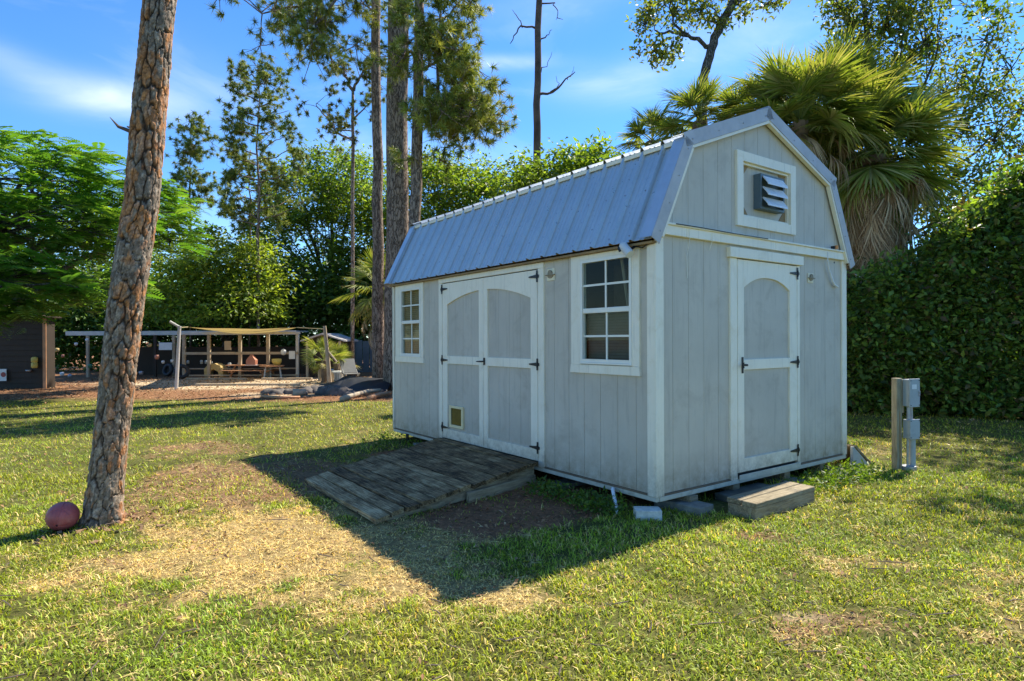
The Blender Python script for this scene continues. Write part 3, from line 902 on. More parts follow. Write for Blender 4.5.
# frame that maps (a along +y', d outward -> -x)
def ML(y, z, flip):
    # local a -> +/-y, local y(-) -> -x (outwards), z -> z
    M_ = Matrix(((0, 1, 0, -.003), (1 if flip else -1, 0, 0, y), (0, 0, 1, z), (0, 0, 0, 1)))
    return M_
for leaf in (0, 1):
    d = thing('door', None, None); d.parent = shed
    if leaf == 0:   # far leaf (left in the photo)
        y0, y1 = 2.474, 3.378; i0, i1 = 2.560, 3.268
    else:
        y0, y1 = 1.504, 2.468; i0, i1 = 1.612, 2.388
    ds = .001
    zb, zt_ = .205, 2.085
    MB().box(ds, .024, y0, i0, zb, zt_, ch=.002).build('stile', trim, d)
    MB().box(ds, .024, i1, y1, zb, zt_, ch=.002).build('stile', trim, d)
    MB().box(ds + .0005, .024, i0 + .0008, i1 - .0008, zb, .318, ch=.002).build('bottom_rail', trim, d)
    MB().box(ds + .0005, .024, i0 + .0008, i1 - .0008, 1.112, 1.206, ch=.002).build('middle_rail', trim, d)
    n = 14
    poly = [(i1 - .0008, zt_), (i0 + .0008, zt_)] + [(i0 + .0008 + (i1 - i0 - .0016) * k / n, arch(i0 + (i1 - i0) * k / n)) for k in range(n + 1)]
    MB().prism(poly, lambda a, b, dd: (dd, a, b), ds + .0005, .024).build('arched_rail', trim, d)
    nb = 4
    for k in range(nb):
        a0 = i0 + (i1 - i0) * k / nb; a1 = i0 + (i1 - i0) * (k + 1) / nb
        MB().box(.020, .027, a0 + .0015, a1 - .0015, .30, 1.13).build('panel_board', door_grey, d)
        MB().box(.020, .027, a0 + .0015, a1 - .0015, 1.19, 1.99).build('panel_board', door_grey, d)
    MB().box(.0235, .029, i0 - .01, i1 + .01, .29, 2.0).build('panel_backing', door_grey, d)
    for z in (2.02, 1.155, .335):
        hinge(ML(3.383 if leaf == 0 else 1.499, z, leaf == 1), parent=d)
    if leaf == 0:
        mb = MB()
        mb.box(-.008, .001, 2.90, 2.935, .353, .615, ch=.003).box(-.008, .001, 3.175, 3.21, .353, .615, ch=.003)
        mb.box(-.0075, .001, 2.936, 3.174, .353, .385, ch=.003).box(-.0075, .001, 2.936, 3.174, .583, .615, ch=.003)
        mb.box(.0, .019, 2.905, 2.93, .36, .61).box(.0, .019, 3.18, 3.205, .36, .61)
        pd = mb.build('pet_door', petf, d, label='small cream framed pet door low in the leaf')
        MB().box(.004, .009, 2.937, 3.173, .386, .582).build('flap', kickp, pd)
    else:
        mb = MB()
        mb.box(-.007, 0, 2.430, 2.462, 1.12, 1.20, ch=.002)
        mb.tube([(-.007, 2.446, 1.16), (-.045, 2.446, 1.16)], .009, 8)
        mb.tube([(-.045, 2.446, 1.16), (-.048, 2.53, 1.158)], [.009, .007], 8)
        mb.build('handle', black, d)

# single door on the gable
fr = thing('door_frame', None, None); fr.parent = shed
MB().box(.975, 1.073, 0, .02, .151, 2.115, ch=.002).build('jamb', trim, fr)
MB().box(2.066, 2.112, 0, .02, .186, 2.115, ch=.002).build('jamb', trim, fr)
MB().box(.945, 2.145, -.024, .02, 2.1165, 2.205, ch=.003).build('head_casing', trim, fr)
MB().box(1.07, 2.07, .03, .045, .166, 2.11).build('backing', black, fr)
d = thing('door', None, None); d.parent = shed
x0, x1, i0, i1 = 1.082, 2.060, 1.178, 1.932
MB().box(x0, i0, .001, .024, .205, 2.108, ch=.002).build('stile', trim, d)
MB().box(i1, x1, .001, .024, .205, 2.108, ch=.002).build('stile', trim, d)
MB().box(i0 + .0008, i1 - .0008, .0015, .024, .205, .325, ch=.002).build('bottom_rail', trim, d)
MB().box(i0 + .0008, i1 - .0008, .0015, .024, 1.120, 1.212, ch=.002).build('middle_rail', trim, d)
def arch2(x): return 1.962 - .105 * abs((x - 1.555) / .38) ** 2.3
n = 18
poly = [(i1 - .0008, 2.108), (i0 + .0008, 2.108)] + [(i0 + .0008 + (i1 - i0 - .0016) * k / n, arch2(i0 + (i1 - i0) * k / n)) for k in range(n + 1)]
MB().prism(poly, lambda a, b, dd: (a, dd, b), .0015, .024).build('arched_rail', trim, d)
MB().box(i0 - .01, i1 + .01, .019, .027, .30, 1.13).build('panel', door_grey, d)
MB().box(i0 - .01, i1 + .01, .019, .027, 1.20, 2.0).build('panel', door_grey, d)
for z in (2.035, 1.17, .305):
    M_ = Matrix(((-1, 0, 0, 2.063), (0, 1, 0, -.003), (0, 0, 1, z), (0, 0, 0, 1)))
    hinge(M_, parent=d)
mb = MB()
mb.box(1.135, 1.158, -.008, .001, 1.09, 1.235, ch=.002)
mb.tube([(1.146, -.008, 1.165), (1.146, -.05, 1.165)], .010, 8)
mb.tube([(1.146, -.05, 1.165), (1.085, -.052, 1.165)], [.010, .009], 8)
mb.tube([(1.085, -.052, 1.14), (1.085, -.052, 1.19)], .009, 8)
mb.build('handle', black, d)

# gable vent opening with exhaust fan
v_ = thing('vent_opening', None, None); v_.parent = shed
MB().box(1.075, 1.169, -.006, .02, 2.409, 3.080, ch=.002).build('casing', trim, v_)
MB().box(1.948, 2.038, -.006, .02, 2.409, 3.080, ch=.002).build('casing', trim, v_)
MB().box(1.170, 1.947, -.005, .02, 2.409, 2.499, ch=.002).build('casing', trim, v_)
MB().box(1.170, 1.947, -.005, .02, 2.994, 3.080, ch=.002).build('casing', trim, v_)
MB().box(1.12, 1.99, .050, .06, 2.45, 3.04).build('backing', siding, v_)
mb = MB(); mb.box(1.17, 1.19, .02, .049, 2.5, 2.993).box(1.927, 1.947, .02, .049, 2.5, 2.993).box(1.191, 1.926, .02, .049, 2.5, 2.52).box(1.191, 1.926, .02, .049, 2.973, 2.993)
mb.build('inner_frame', trim, v_)
for (x, z, sx, sz) in ((1.191, 2.972, 1, -1), (1.926, 2.972, -1, -1), (1.191, 2.521, 1, 1), (1.926, 2.521, -1, 1)):
    MB().prism([(x, z), (x + sx * .12, z), (x + sx * .09, z + sz * .035), (x + sx * .03, z + sz * .10), (x, z + sz * .12)], lambda a, b, dd: (a, dd, b), .044, .049).build('corner_bracket', rawwood, v_)
fan = thing('exhaust_fan', None, None); fan.parent = shed; fan['label'] = 'grey exhaust fan box with white louvre flaps'
mb = MB(); fx0, fx1, fz0, fz1, fy = 1.405, 1.80, 2.595, 2.915, -.024
mb.box(fx0, fx0 + .02, fy, .049, fz0, fz1).box(fx1 - .02, fx1, fy, .049, fz0, fz1).box(fx0 + .02, fx1 - .02, fy, .049, fz0, fz0 + .02).box(fx0 + .02, fx1 - .02, fy, .049, fz1 - .02, fz1).box(fx0 + .02, fx1 - .02, .02, .03, fz0 + .02, fz1 - .02)
mb.build('housing', fanbox, fan)
for k in range(3):
    zt2 = fz1 - .018 - k * .097
    poly = [(fy - .002, zt2), (fy - .054, zt2 - .070), (fy - .056, zt2 - .086), (fy - .050, zt2 - .086), (fy - .047, zt2 - .072), (fy + .006, zt2 - .006)]
    MB().prism(poly, lambda a, b, dd: (dd, a, b), fx0 + .035, fx1 - .03).build('louvre', louvre, fan)

# small fixtures
def plaque_at(M_, s, label):
    q = MB().box(-s, s, -.008, 0, -s, s, M=M_, ch=.003).build('wall_plaque', plaque, shed, label=label)
    mb = MB()
    n = 10
    mb.prism([(math.cos(math.pi * k / n) * s * .55, math.sin(math.pi * k / n) * s * .75) for k in range(n + 1)], lambda a, b, dd: M_ @ Vector((a, dd, b)), -.022, -.0085)
    mb.prism([(math.cos(math.pi + math.pi * k / n) * s * .7, math.sin(math.pi + math.pi * k / n) * s * .5 - s * .12) for k in range(n + 1)], lambda a, b, dd: M_ @ Vector((a, dd, b)), -.016, -.0085)
    mb.box(-s * 1.15, s * 1.15, -.026, -.009, -s * .14, s * .0, M=M_)
    mb.build('motif', plaqued, q)
plaque_at(Matrix(((0, 1, 0, .0175), (-1, 0, 0, 1.305), (0, 0, 1, 2.02), (0, 0, 0, 1))), .058, 'small beige plaque beside the double door')
plaque_at(Matrix(((1, 0, 0, 2.335), (0, 1, 0, .0175), (0, 0, 1, 2.01), (0, 0, 0, 1))), .050, 'small beige plaque beside the single door')
sc = thing('security_camera', None, None); sc.parent = shed; sc['label'] = 'white bullet camera under the near eave corner'
a, b_ = Vector((-.085, .275, 2.165)), Vector((-.10, .175, 2.075))
MB().tube([a, a.lerp(b_, .1), a.lerp(b_, .9), b_], [.030, .037, .037, .034], 14).build('camera_body', whitem, sc, smooth=False)
MB().tube([a + Vector((-.028, .012, -.010)), a + Vector((-.033, .006, -.028)), a + Vector((-.034, -.006, -.055))], [.012, .014, .010], 8).build('lens', black, sc)
MB().tube([(-.02, .2, 2.15), (-.07, .2, 2.12)], .012, 8).build('bracket', black, sc)
MB().tube([(-.03, .19, 2.148), (-.02, .12, 2.13), (-.012, .05, 2.16)], .006, 6).build('cord', black, sc)
MB().tube([(2.75, -.04, 2.328), (2.75, -.045, 2.365)], [.018, .018], 10).build('sensor_light', orange, shed)
MB().box(2.715, 2.735, -.04, .0, 2.328, 2.36, ch=.002).build('sensor_base', black, shed)
mb = MB(); mb.tube([(2.61, -.022, 2.29), (2.615, -.02, 2.2), (2.66, -.01, 2.11), (2.74, -.008, 1.99), (2.77, -.006, 1.965), (2.845, -.006, 1.94)], [.005, .006, .011, .014, .014, .012], 8)
mb.build('hanging_cable', cable, shed, label='loose white cable hanging from the band')
mb = MB(); mb.tube([(.385, -.02, 2.31), (.39, -.021, 2.22), (.393, .01, 2.08), (.40, .01, 1.90)], .0028, 5); mb.build('hanging_cord', vinyl, shed)
mb = MB(); mb.tube([(.69, -.02, 2.31), (.69, -.021, 2.23), (.69, .01, 2.15)], .003, 5); mb.build('hanging_cord', vinyl, shed)
MB().tube([(1.5, -.036, 2.32), (1.0, -.038, 2.318), (.5, -.037, 2.322), (.2, -.04, 2.32)], .004, 5).build('string_light_wire', black, shed)
MB().tube([(2.75, -.018, 2.19), (2.75, -.022, 2.19)], .010, 8).build('hook', black, shed)
# flexible conduit at the base
mb = MB()
pts = [(-.0, .47, .13), (-.05, .43, .148), (-.10, .37, .12), (-.155, .29, .06), (-.185, .25, -.03)]
rr = []; pp = []
for i in range(len(pts) - 1):
    a, b_ = Vector(pts[i]), Vector(pts[i + 1])
    for k in range(7):
        pp.append(a.lerp(b_, k / 7)); rr.append(.016 if k % 2 else .0135)
mb.tube(pp, rr, 10).build('flexible_conduit', cable, shed, label='grey flexible conduit dropping from the near corner')
# tie-down strap and anchor at the far corner
MB().box(-.02, .0, 4.30, 4.36, .05, .13).build('tie_down', black, shed)

# ------------------------------------------------------------------ blocks, step, ramp
# white block lying on its side so a hollow end shows
p_ = from_local(-.06, .04)
mb = MB(); 
mb.box(-.10, .10, -.07, -.045, 0, .085, ch=.004).box(-.10, .10, .045, .07, 0, .085, ch=.004).box(-.10, .10, -.045, .045, .062, .084).box(-.10, .10, -.045, .045, 0.0, .022).box(-.01, .01, -.044, .044, .022, .062)
o = mb.build('concrete_block', whiteblock); o.location = (p_.x, p_.y, -.015); o.rotation_euler = (0, 0, SH_YAW + R(-38))
tag(o, 'white painted hollow block poking out at the near shed corner', 'block', 'blocks under the shed')
slabm = paint('dark_slab', (0.11, 0.10, 0.07), 0.9, 0.3, 8)
def solid_block(label, cx, cy, lx, ly, lz, z, rz=0.0, mat=concrete):
    p_ = from_local(cx, cy)
    o = MB().box(-lx / 2, lx / 2, -ly / 2, ly / 2, 0, lz, ch=.006).build('concrete_block', mat)
    o.location = (p_.x, p_.y, z); o.rotation_euler = (0, 0, SH_YAW + rz)
    return tag(o, label, 'block', 'blocks under the shed')
solid_block('long grey block under the gable side left of the wooden step', .36, .03, .20, .44, .085, -.02, R(6))
solid_block('dark slab in the gap right behind the wooden step', 1.16, -.06, .66, .26, .07, -.015, mat=slabm)
solid_block('grey block under the gable right of the wooden step', 1.95, .10, .2, .4, .055, -.02)
solid_block('grey block under the far right gable corner', 2.75, .12, .2, .4, .055, -.02)
solid_block('grey block under the long wall near the ramp', .18, 1.25, .4, .2, .055, -.02)
solid_block('grey block under the long wall beyond the ramp', .18, 4.05, .4, .2, .055, -.02)
p_ = from_local(.42, -.005)
o = MB().box(-.05, .05, -.03, .25, 0, .045, ch=.003).build('wood_shim', step_wood); o.location = (p_.x, p_.y, .066); o.rotation_euler = (0, 0, SH_YAW)
tag(o, 'short wooden shim on the grey block under the gable', 'shim')

# wooden step
stp = thing('entry_step', 'low wooden box step below the single gable door', 'step', from_local(.975, -.29), SH_YAW + R(1.5))
x0, x1 = -.455, .455
for k, (a, b_) in enumerate(((-.225, -.100), (-.092, .030))):
    MB().box(x0, x1, a, b_, .095 + .002 * k, .133 + .002 * k, ch=.004).build('plank', step_wood, stp)
MB().box(x0, x1, -.222, -.19, -.03, .094, ch=.003).build('riser', ramp_wood2, stp)
MB().box(x0, x0 + .035, -.189, .02, -.03, .094, ch=.003).build('side_board', ramp_wood2, stp)
MB().box(x1 - .035, x1, -.189, .02, -.03, .094, ch=.003).build('side_board', ramp_wood2, stp)

# plank ramp to the double door
rmp = thing('plank_ramp', 'weathered grey plank ramp leading up to the double door', 'ramp', SH_O, SH_YAW)
xt, xb = -.035, -1.865
zt3, zb3 = .212, .048
def ry(x, side):   # near/far edge in y
    t_ = (x - xb) / (xt - xb)
    return (1.13 + (1.455 - 1.13) * t_) if side == 0 else (2.86 + (3.345 - 2.86) * t_)
npl = 13
rr_ = random.Random(4)
slope = math.atan2(zt3 - zb3, xt - xb)
pitch_ = (xt - xb) / npl
for k in range(npl):
    xa, xc = xb + pitch_ * k + rr_.uniform(.008, .014), xb + pitch_ * (k + 1) - rr_.uniform(.008, .014)
    def zz(x): return zb3 + (zt3 - zb3) * (x - xb) / (xt - xb)
    j0, j1 = rr_.uniform(-.02, .02), rr_.uniform(-.04, .04)
    lift = rr_.uniform(-.006, .006); tw_ = rr_.uniform(-.006, .006)
    mb = MB()
    n = 6
    top = []; bot = []
    for i in range(n + 1):
        f = i / n
        for x in (xa, xc):
            y = (ry(x, 0) + j0) * (1 - f) + (ry(x, 1) + j1) * f
            w = .003 * math.sin(f * 9 + k * 2.3) + (tw_ if x == xa else -tw_)
            top.append((x, y, zz(x) + lift + w)); bot.append((x, y, zz(x) + lift + w - .036))
    vs = top + bot; o_ = len(top); fs = []
    for i in range(n):
        a = i * 2
        fs += [(a, a + 1, a + 3, a + 2), (o_ + a, o_ + a + 2, o_ + a + 3, o_ + a + 1), (a, a + 2, o_ + a + 2, o_ + a), (a + 1, o_ + a + 1, o_ + a + 3, a + 3)]
    fs += [(0, o_, o_ + 1, 1), (2 * n, 2 * n + 1, o_ + 2 * n + 1, o_ + 2 * n)]
    mb.add(vs, fs)
    me = mb.mesh('plank', ramp_wood)
    o = link('plank', me, rmp)
for f in (0.03, .5, .97):
    ya, yb = ry(xb, 0) * (1 - f) + ry(xb, 1) * f, ry(xt, 0) * (1 - f) + ry(xt, 1) * f
    mb = MB()
    vs = []
    for (x, y, ztp) in ((xb + .12, ya + (yb - ya) * .07, zb3 - .036 + .009), (xt - .02, yb, zt3 - .040)):
        for w in (-.02, .02):
            vs += [(x, y + w, ztp), (x, y + w, -.03 if x < -1 else ztp - .12)]
    mb.add(vs, [(0, 4, 5, 1), (2, 3, 7, 6), (0, 2, 6, 4), (1, 5, 7, 3), (0, 1, 3, 2), (4, 6, 7, 5)])
    mb.build('stringer', ramp_wood2, rmp)
# a loose timber alongside
mb = MB(); p0, p1 = from_local(-.95, 1.30), from_local(-.05, 1.52)
d_ = (p1 - p0); an = math.atan2(d_.y, d_.x)
o = MB().box(0, d_.length, -.04, .0, .0, .09, ch=.005).build('loose_timber', ramp_wood2)
o.location = (p0.x, p0.y, -.01); o.rotation_euler = (0, 0, an)
tag(o, 'grey timber lying on the mulch against the near side of the ramp', 'timber')

# wedge ramp at the right side of the shed
wd = thing('wedge_ramp', 'small wooden wedge ramp at the right side of the shed', 'ramp', from_local(3.10, -.04), SH_YAW)
MB().prism([(0, -.03), (.40, -.03), (0.02, .23), (0, .23)], lambda a, b, d: (a, d, b), 0.0, .03).build('side_panel', plastic_g, wd)
MB().prism([(0, -.03), (.40, -.03), (0.02, .23), (0, .23)], lambda a, b, d: (a, d, b), .72, .75).build('side_panel', plastic_g, wd)
for k in range(3):
    a = k / 3; b2 = (k + 1) / 3 - .02
    P0, P1 = Vector((.415, 0, -.02)), Vector((.02, 0, .235))
    q0, q1 = P0.lerp(P1, a), P0.lerp(P1, b2); nn_ = Vector((.2, 0, .32)).normalized() * .02
    MB().prism([(q0.x, q0.z), (q1.x, q1.z), (q1.x + nn_.x, q1.z + nn_.z), (q0.x + nn_.x, q0.z + nn_.z)], lambda a_, b_, d: (a_, d, b_), -.01, .76).build('plank', step_wood, wd)
p_ = from_local(3.55, .9)
o = MB().box(-.03, .03, -.35, .35, 0, .04, ch=.003).build('loose_board', step_wood); o.location = (p_.x, p_.y, .1); o.rotation_euler = (0, R(-8), SH_YAW + R(62))
tag(o, 'short pale board lying in the grass beside the wedge ramp', 'board')

# utility post
up_ = at(897, 466, 6.6); up_.z = 0
utp = thing('utility_post', 'short timber post carrying two grey electrical boxes', 'utility post', (up_.x, up_.y, 0), R(18))
MB().box(-.036, .036, -.036, .036, -.1, .972, ch=.005).build('post', post_wood, utp)
MB().box(.0365, .070, -.03, .03, .60, .96, ch=.002).build('mounting_board', post_wood, utp)
bx = MB().box(.035, .17, -.115, -.037, .675, .962, ch=.006).build('junction_box', plastic_g, utp, label='upper taller grey box')
MB().box(.030, .175, -.128, -.1155, .670, .970, ch=.004).build('cover', plastic_g, bx)
bx = MB().box(.04, .17, -.115, -.037, .335, .535, ch=.006).build('junction_box', plastic_g, utp, label='lower smaller grey box')
MB().box(.035, .175, -.128, -.1155, .330, .542, ch=.004).build('cover', plastic_g, bx)
MB().tube([(.08, -.07, .676), (.08, -.07, .53)], .018, 10).build('conduit', galv, utp)
MB().tube([(.12, -.07, .676), (.122, -.07, .53)], .014, 10).build('conduit', galv, utp)
MB().tube([(.135, -.07, .336), (.138, -.07, -.1)], .030, 12).build('conduit', plastic_g, utp)
MB().tube([(.07, -.07, .336), (.065, -.07, -.1)], .012, 8).build('conduit', galv, utp)
for (zc, w_) in ((.69, 0), (.95, 0), (.35, 0), (.525, 0)):
    for xx in (.045, .160):
        MB().tube([(xx, -.1285, zc), (xx, -.133, zc)], .005, 6).build('screw', black, utp)
MB().box(.155, .168, -.138, -.1285, .79, .84, ch=.002).build('latch', galv, utp)
MB().box(.06, .125, -.130, -.1285, .86, .91).build('label_plate', whitem, utp)
MB().tube([(.0, -.037, .62), (-.002, -.040, .3), (.004, -.038, .0)], .006, 6).build('ground_wire', rawwood, utp)
MB().lathe([(.02, .0), (.075, .01), (.075, .05), (.03, .06)], 14, Matrix.Translation((.1, -.05, -.01))).build('base_cap', galv, utp)

# ball
r_ = .106
bp = at(62.5, 513, 4.6)
n_u, n_v = 96, 64
Vb = []; 
for i in range(n_v + 1):
    ph = math.pi * i / n_v
    for j in range(n_u):
        th = 2 * math.pi * j / n_u
        x, y, z = math.sin(ph) * math.cos(th), math.sin(ph) * math.sin(th), math.cos(ph)
        g = min(abs(z), abs(x - .0), abs(abs(y) - .62 + .25 * z * z))
        k = 1 - .04 * math.exp(-(g / .020) ** 2)
        Vb.append((x * r_ * k, y * r_ * k, z * r_ * k))
Fb = [(i * n_u + j, (i + 1) * n_u + j, (i + 1) * n_u + (j + 1) % n_u, i * n_u + (j + 1) % n_u) for i in range(n_v) for j in range(n_u)]
m, t, b = new_mat('ball_rubber')
t.links.new(ramp(t, noise(t, 9, 6, .65), [(.3, (.34, .065, .06)), (.55, (.46, .10, .09)), (.75, (.54, .21, .17))]), b.inputs['Base Color'])
b.inputs['Roughness'].default_value = .5
vo = N(t, 'ShaderNodeTexVoronoi'); vo.inputs['Scale'].default_value = 130; t.links.new(N(t, 'ShaderNodeTexCoord').outputs['Object'], vo.inputs['Vector'])
bump(t, b, vo.outputs[0], .6, .002)
ball = link('rubber_ball', np_mesh('rubber_ball', Vb, Fb, m, smooth=True), None, (bp.x, bp.y, r_ - .008), (R(25), R(12), R(20)))
tag(ball, 'dark red rubber ball on the grass beside the leaning pine trunk', 'ball')
MB().tube([(0, -.1052, 0), (0, -.1065, 0)], .006, 10).build('valve', black, ball)
#==TREES==
# ================================================================== vegetation
def unit(a):
    return a / np.maximum(np.linalg.norm(a, axis=1, keepdims=True), 1e-9)
def rdir(r, n):
    v = r.normal(size=(n, 3)); return unit(v)

def leaves(P, r, size, aspect=0.45, cols=((.06, .11, .02),), upbias=1.0, fold=0.25, droop=0.0, outdir=None, bright=None):
    """kite leaves (2 folded triangles) at points P"""
    n = len(P)
    nrm = unit(rdir(r, n) * 0.9 + np.array([0, 0, upbias]))
    d = rdir(r, n)
    if outdir is not None: d = d * .7 + outdir
    d = unit(d - nrm * (d * nrm).sum(1, keepdims=True)); d[:, 2] -= droop; d = unit(d)
    s = np.cross(nrm, d)
    L = (size * (.6 + .8 * r.random(n)))[:, None]; w = L * aspect
    a = P; m1 = P + d * L * .45 + s * w * .5 + nrm * w * fold; m2 = P + d * L * .45 - s * w * .5 + nrm * w * fold; tp = P + d * L
    V = np.stack([a, m1, tp, m2], 1).reshape(-1, 3)
    b0 = np.arange(n) * 4
    F = np.stack([b0, b0 + 1, b0 + 2, b0, b0 + 2, b0 + 3], 1).reshape(-1, 3)
    c = np.array(cols)[r.integers(0, len(cols), n)] * (.7 + .6 * r.random(n))[:, None]
    if bright is not None: c = c * bright[:, None]
    return V, F, np.repeat(c, 2, 0)

def tufts(P, D, r, length, nper=26, width=.012, spread=0.9, cols=((.05, .085, .02),)):
    """pine needle bundles radiating from P about direction D"""
    n = len(P) * nper
    p = np.repeat(P, nper, 0); d0 = np.repeat(D, nper, 0)
    back = r.random(n)[:, None] * length * .5
    d = unit(d0 * (1.15 - spread * .3) + rdir(r, n) * spread)
    p = p - d0 * back
    L = (length * (.7 + .5 * r.random(n)))[:, None]
    s = unit(np.cross(d, rdir(r, n))) * width
    tip = p + d * L; tip[:, 2] -= .12 * L[:, 0]
    V = np.stack([p - s * .5, p + s * .5, tip], 1).reshape(-1, 3)
    F = np.arange(3 * n).reshape(n, 3)
    c = np.array(cols)[r.integers(0, len(cols), len(P))] * (.7 + .6 * r.random(len(P)))[:, None]
    c = np.repeat(c, nper, 0) * (.8 + .4 * r.random(n))[:, None]
    return V, F, c

def limb_path(a, b, r, sag=0.12, n=7):
    a, b = np.array(a, float), np.array(b, float)
    L = np.linalg.norm(b - a); t = np.linspace(0, 1, n)[:, None]
    wob = np.cumsum(r.normal(size=(n, 3)) * L * .03, 0); wob -= t * wob[-1]
    p = a + (b - a) * t + wob + np.array([0, 0, 1]) * (np.sin(t * math.pi) * L * sag)
    return p

def tree(name, label, cat, base, lobes, trunk_r, seed, bark, leafcols, leaf=0.16, per=38, crad=.28, aspect=.5, group=None,
         fork=None, lean=(0, 0), shell=.62, twigs=True, flat=1.0, lmat=None, parts_at=None, droop=0.1, tips_only=False, kind='leaf', nper=26, nlen=.25, nwid=.014):
    r = np.random.default_rng(seed)
    base = Vector(base)
    root = thing(name, label, cat, base, 0, group)
    bz = np.array(base)
    tb = MB(); Pc, Dc, Bc = [], [], []
    fork_z = fork if fork is not None else min(l[0][2] for l in lobes) * .75
    cxy = np.mean([np.array(l[0]) for l in lobes], 0)
    top = np.array([bz[0] + lean[0], bz[1] + lean[1], fork_z])
    tp = limb_path(bz - [0, 0, .2], top, r, 0, 8)
    rad = trunk_r * (1 - .45 * np.linspace(0, 1, 8)); rad[0] *= 1.3
    tb.tube([p - bz for p in tp], list(rad), 10)
    br = MB()
    for li, (c, rr, nc) in enumerate(lobes):
        c = np.array(c, float); rr = np.array(rr, float)
        st_ = tp[-1] if c[2] > fork_z else tp[max(2, int(7 * c[2] / fork_z) - 1)]
        path = limb_path(st_, c, r, .08, 7)
        r0 = trunk_r * (.5 if len(lobes) > 2 else .55)
        br.tube([p - bz for p in path], list(r0 * (1 - .75 * np.linspace(0, 1, 7))), 7)
        # cluster centres in the lobe's outer shell
        dd = rdir(r, nc); rad_ = (shell + (1 - shell) * r.random(nc) ** .6)[:, None]
        bumpy = 1 + .22 * np.sin(dd[:, :1] * 5 + seed) * np.cos(dd[:, 1:2] * 6 + li)
        cc = c + dd * rr * rad_ * bumpy
        cc = cc[cc[:, 2] > .15]
        Pc.append(cc); Dc.append(unit((cc - c) / rr)); 
        # branchlets
        if twigs:
            k = max(6, int(len(cc) * .22))
            for q in cc[r.integers(0, len(cc), k)]:
                s_ = path[r.integers(2, 7)]
                pp = limb_path(s_, q, r, .06, 5)
                br.tube([p - bz for p in pp], list(r0 * .22 * (1 - .8 * np.linspace(0, 1, 5)) + .004), 5, cap=False)
    tb.build('trunk', bark, root, smooth=True)
    br.build('branches', bark if trunk_r > .1 else twig_bark, root, smooth=True)
    Pc = np.concatenate(Pc); Dc = np.concatenate(Dc)
    if kind == 'leaf':
        n = len(Pc)
        P = np.repeat(Pc, per, 0) + r.normal(size=(n * per, 3)) * np.array([1, 1, .62 * flat]) * crad * (.6 + .8 * np.repeat(r.random(n), per))[:, None]
        bc = np.repeat(.75 + .5 * r.random(n), per)
        od = np.repeat(Dc, per, 0)
        V, F, c = leaves(P - bz, r, leaf, aspect, leafcols, 1.0, .25, droop, od * .5, bc)
    else:
        n = len(Pc); k = per
        P = np.repeat(Pc, k, 0) + r.normal(size=(n * k, 3)) * crad
        D = unit(np.repeat(Dc, k, 0) + np.array([0, 0, .7]) + rdir(r, n * k) * .5)
        V, F, c = tufts(P - bz, D, r, nlen, nper, nwid, .9, leafcols)
    link('crown', np_mesh('crown', V, F, lmat or (leafm if kind == 'leaf' else needlem), c), root)
    return root

GM = ((0.1438, 0.2188, 0.035), (0.1125, 0.1812, 0.03), (0.175, 0.2562, 0.0425), (0.0875, 0.15, 0.03))      # mid greens
GL = ((0.187, 0.2585, 0.0385), (0.22, 0.286, 0.044), (0.1485, 0.22, 0.033), (0.242, 0.286, 0.055))          # light greens
GD = ((0.087, 0.1522, 0.0377), (0.06525, 0.1232, 0.0319), (0.1232, 0.203, 0.0435), (0.087, 0.1595, 0.0319))          # dark greens
GO = ((.16, .20, .045), (.115, .15, .038), (.21, .245, .06), (.20, .19, .06))         # olive
def lob0(u, v, Y, rx, ry, rz, n):
    p_ = at(u, v, Y); return ((p_.x, p_.y, p_.z), (rx, ry, rz), n)
def far_k(Y): return 1.27 if Y >= 22.5 else 1.0
def lob(u, v, Y, rx, ry, rz, n):
    k = far_k(Y); p_ = at(u, v, Y * k); return ((p_.x, p_.y, p_.z), (rx * k, ry * k, rz * k), int(n * (1.35 if k > 1 else 1.15)))
def foot(u, Y):
    p_ = at(u, 340, Y * far_k(Y)); return (p_.x, p_.y, 0.0)

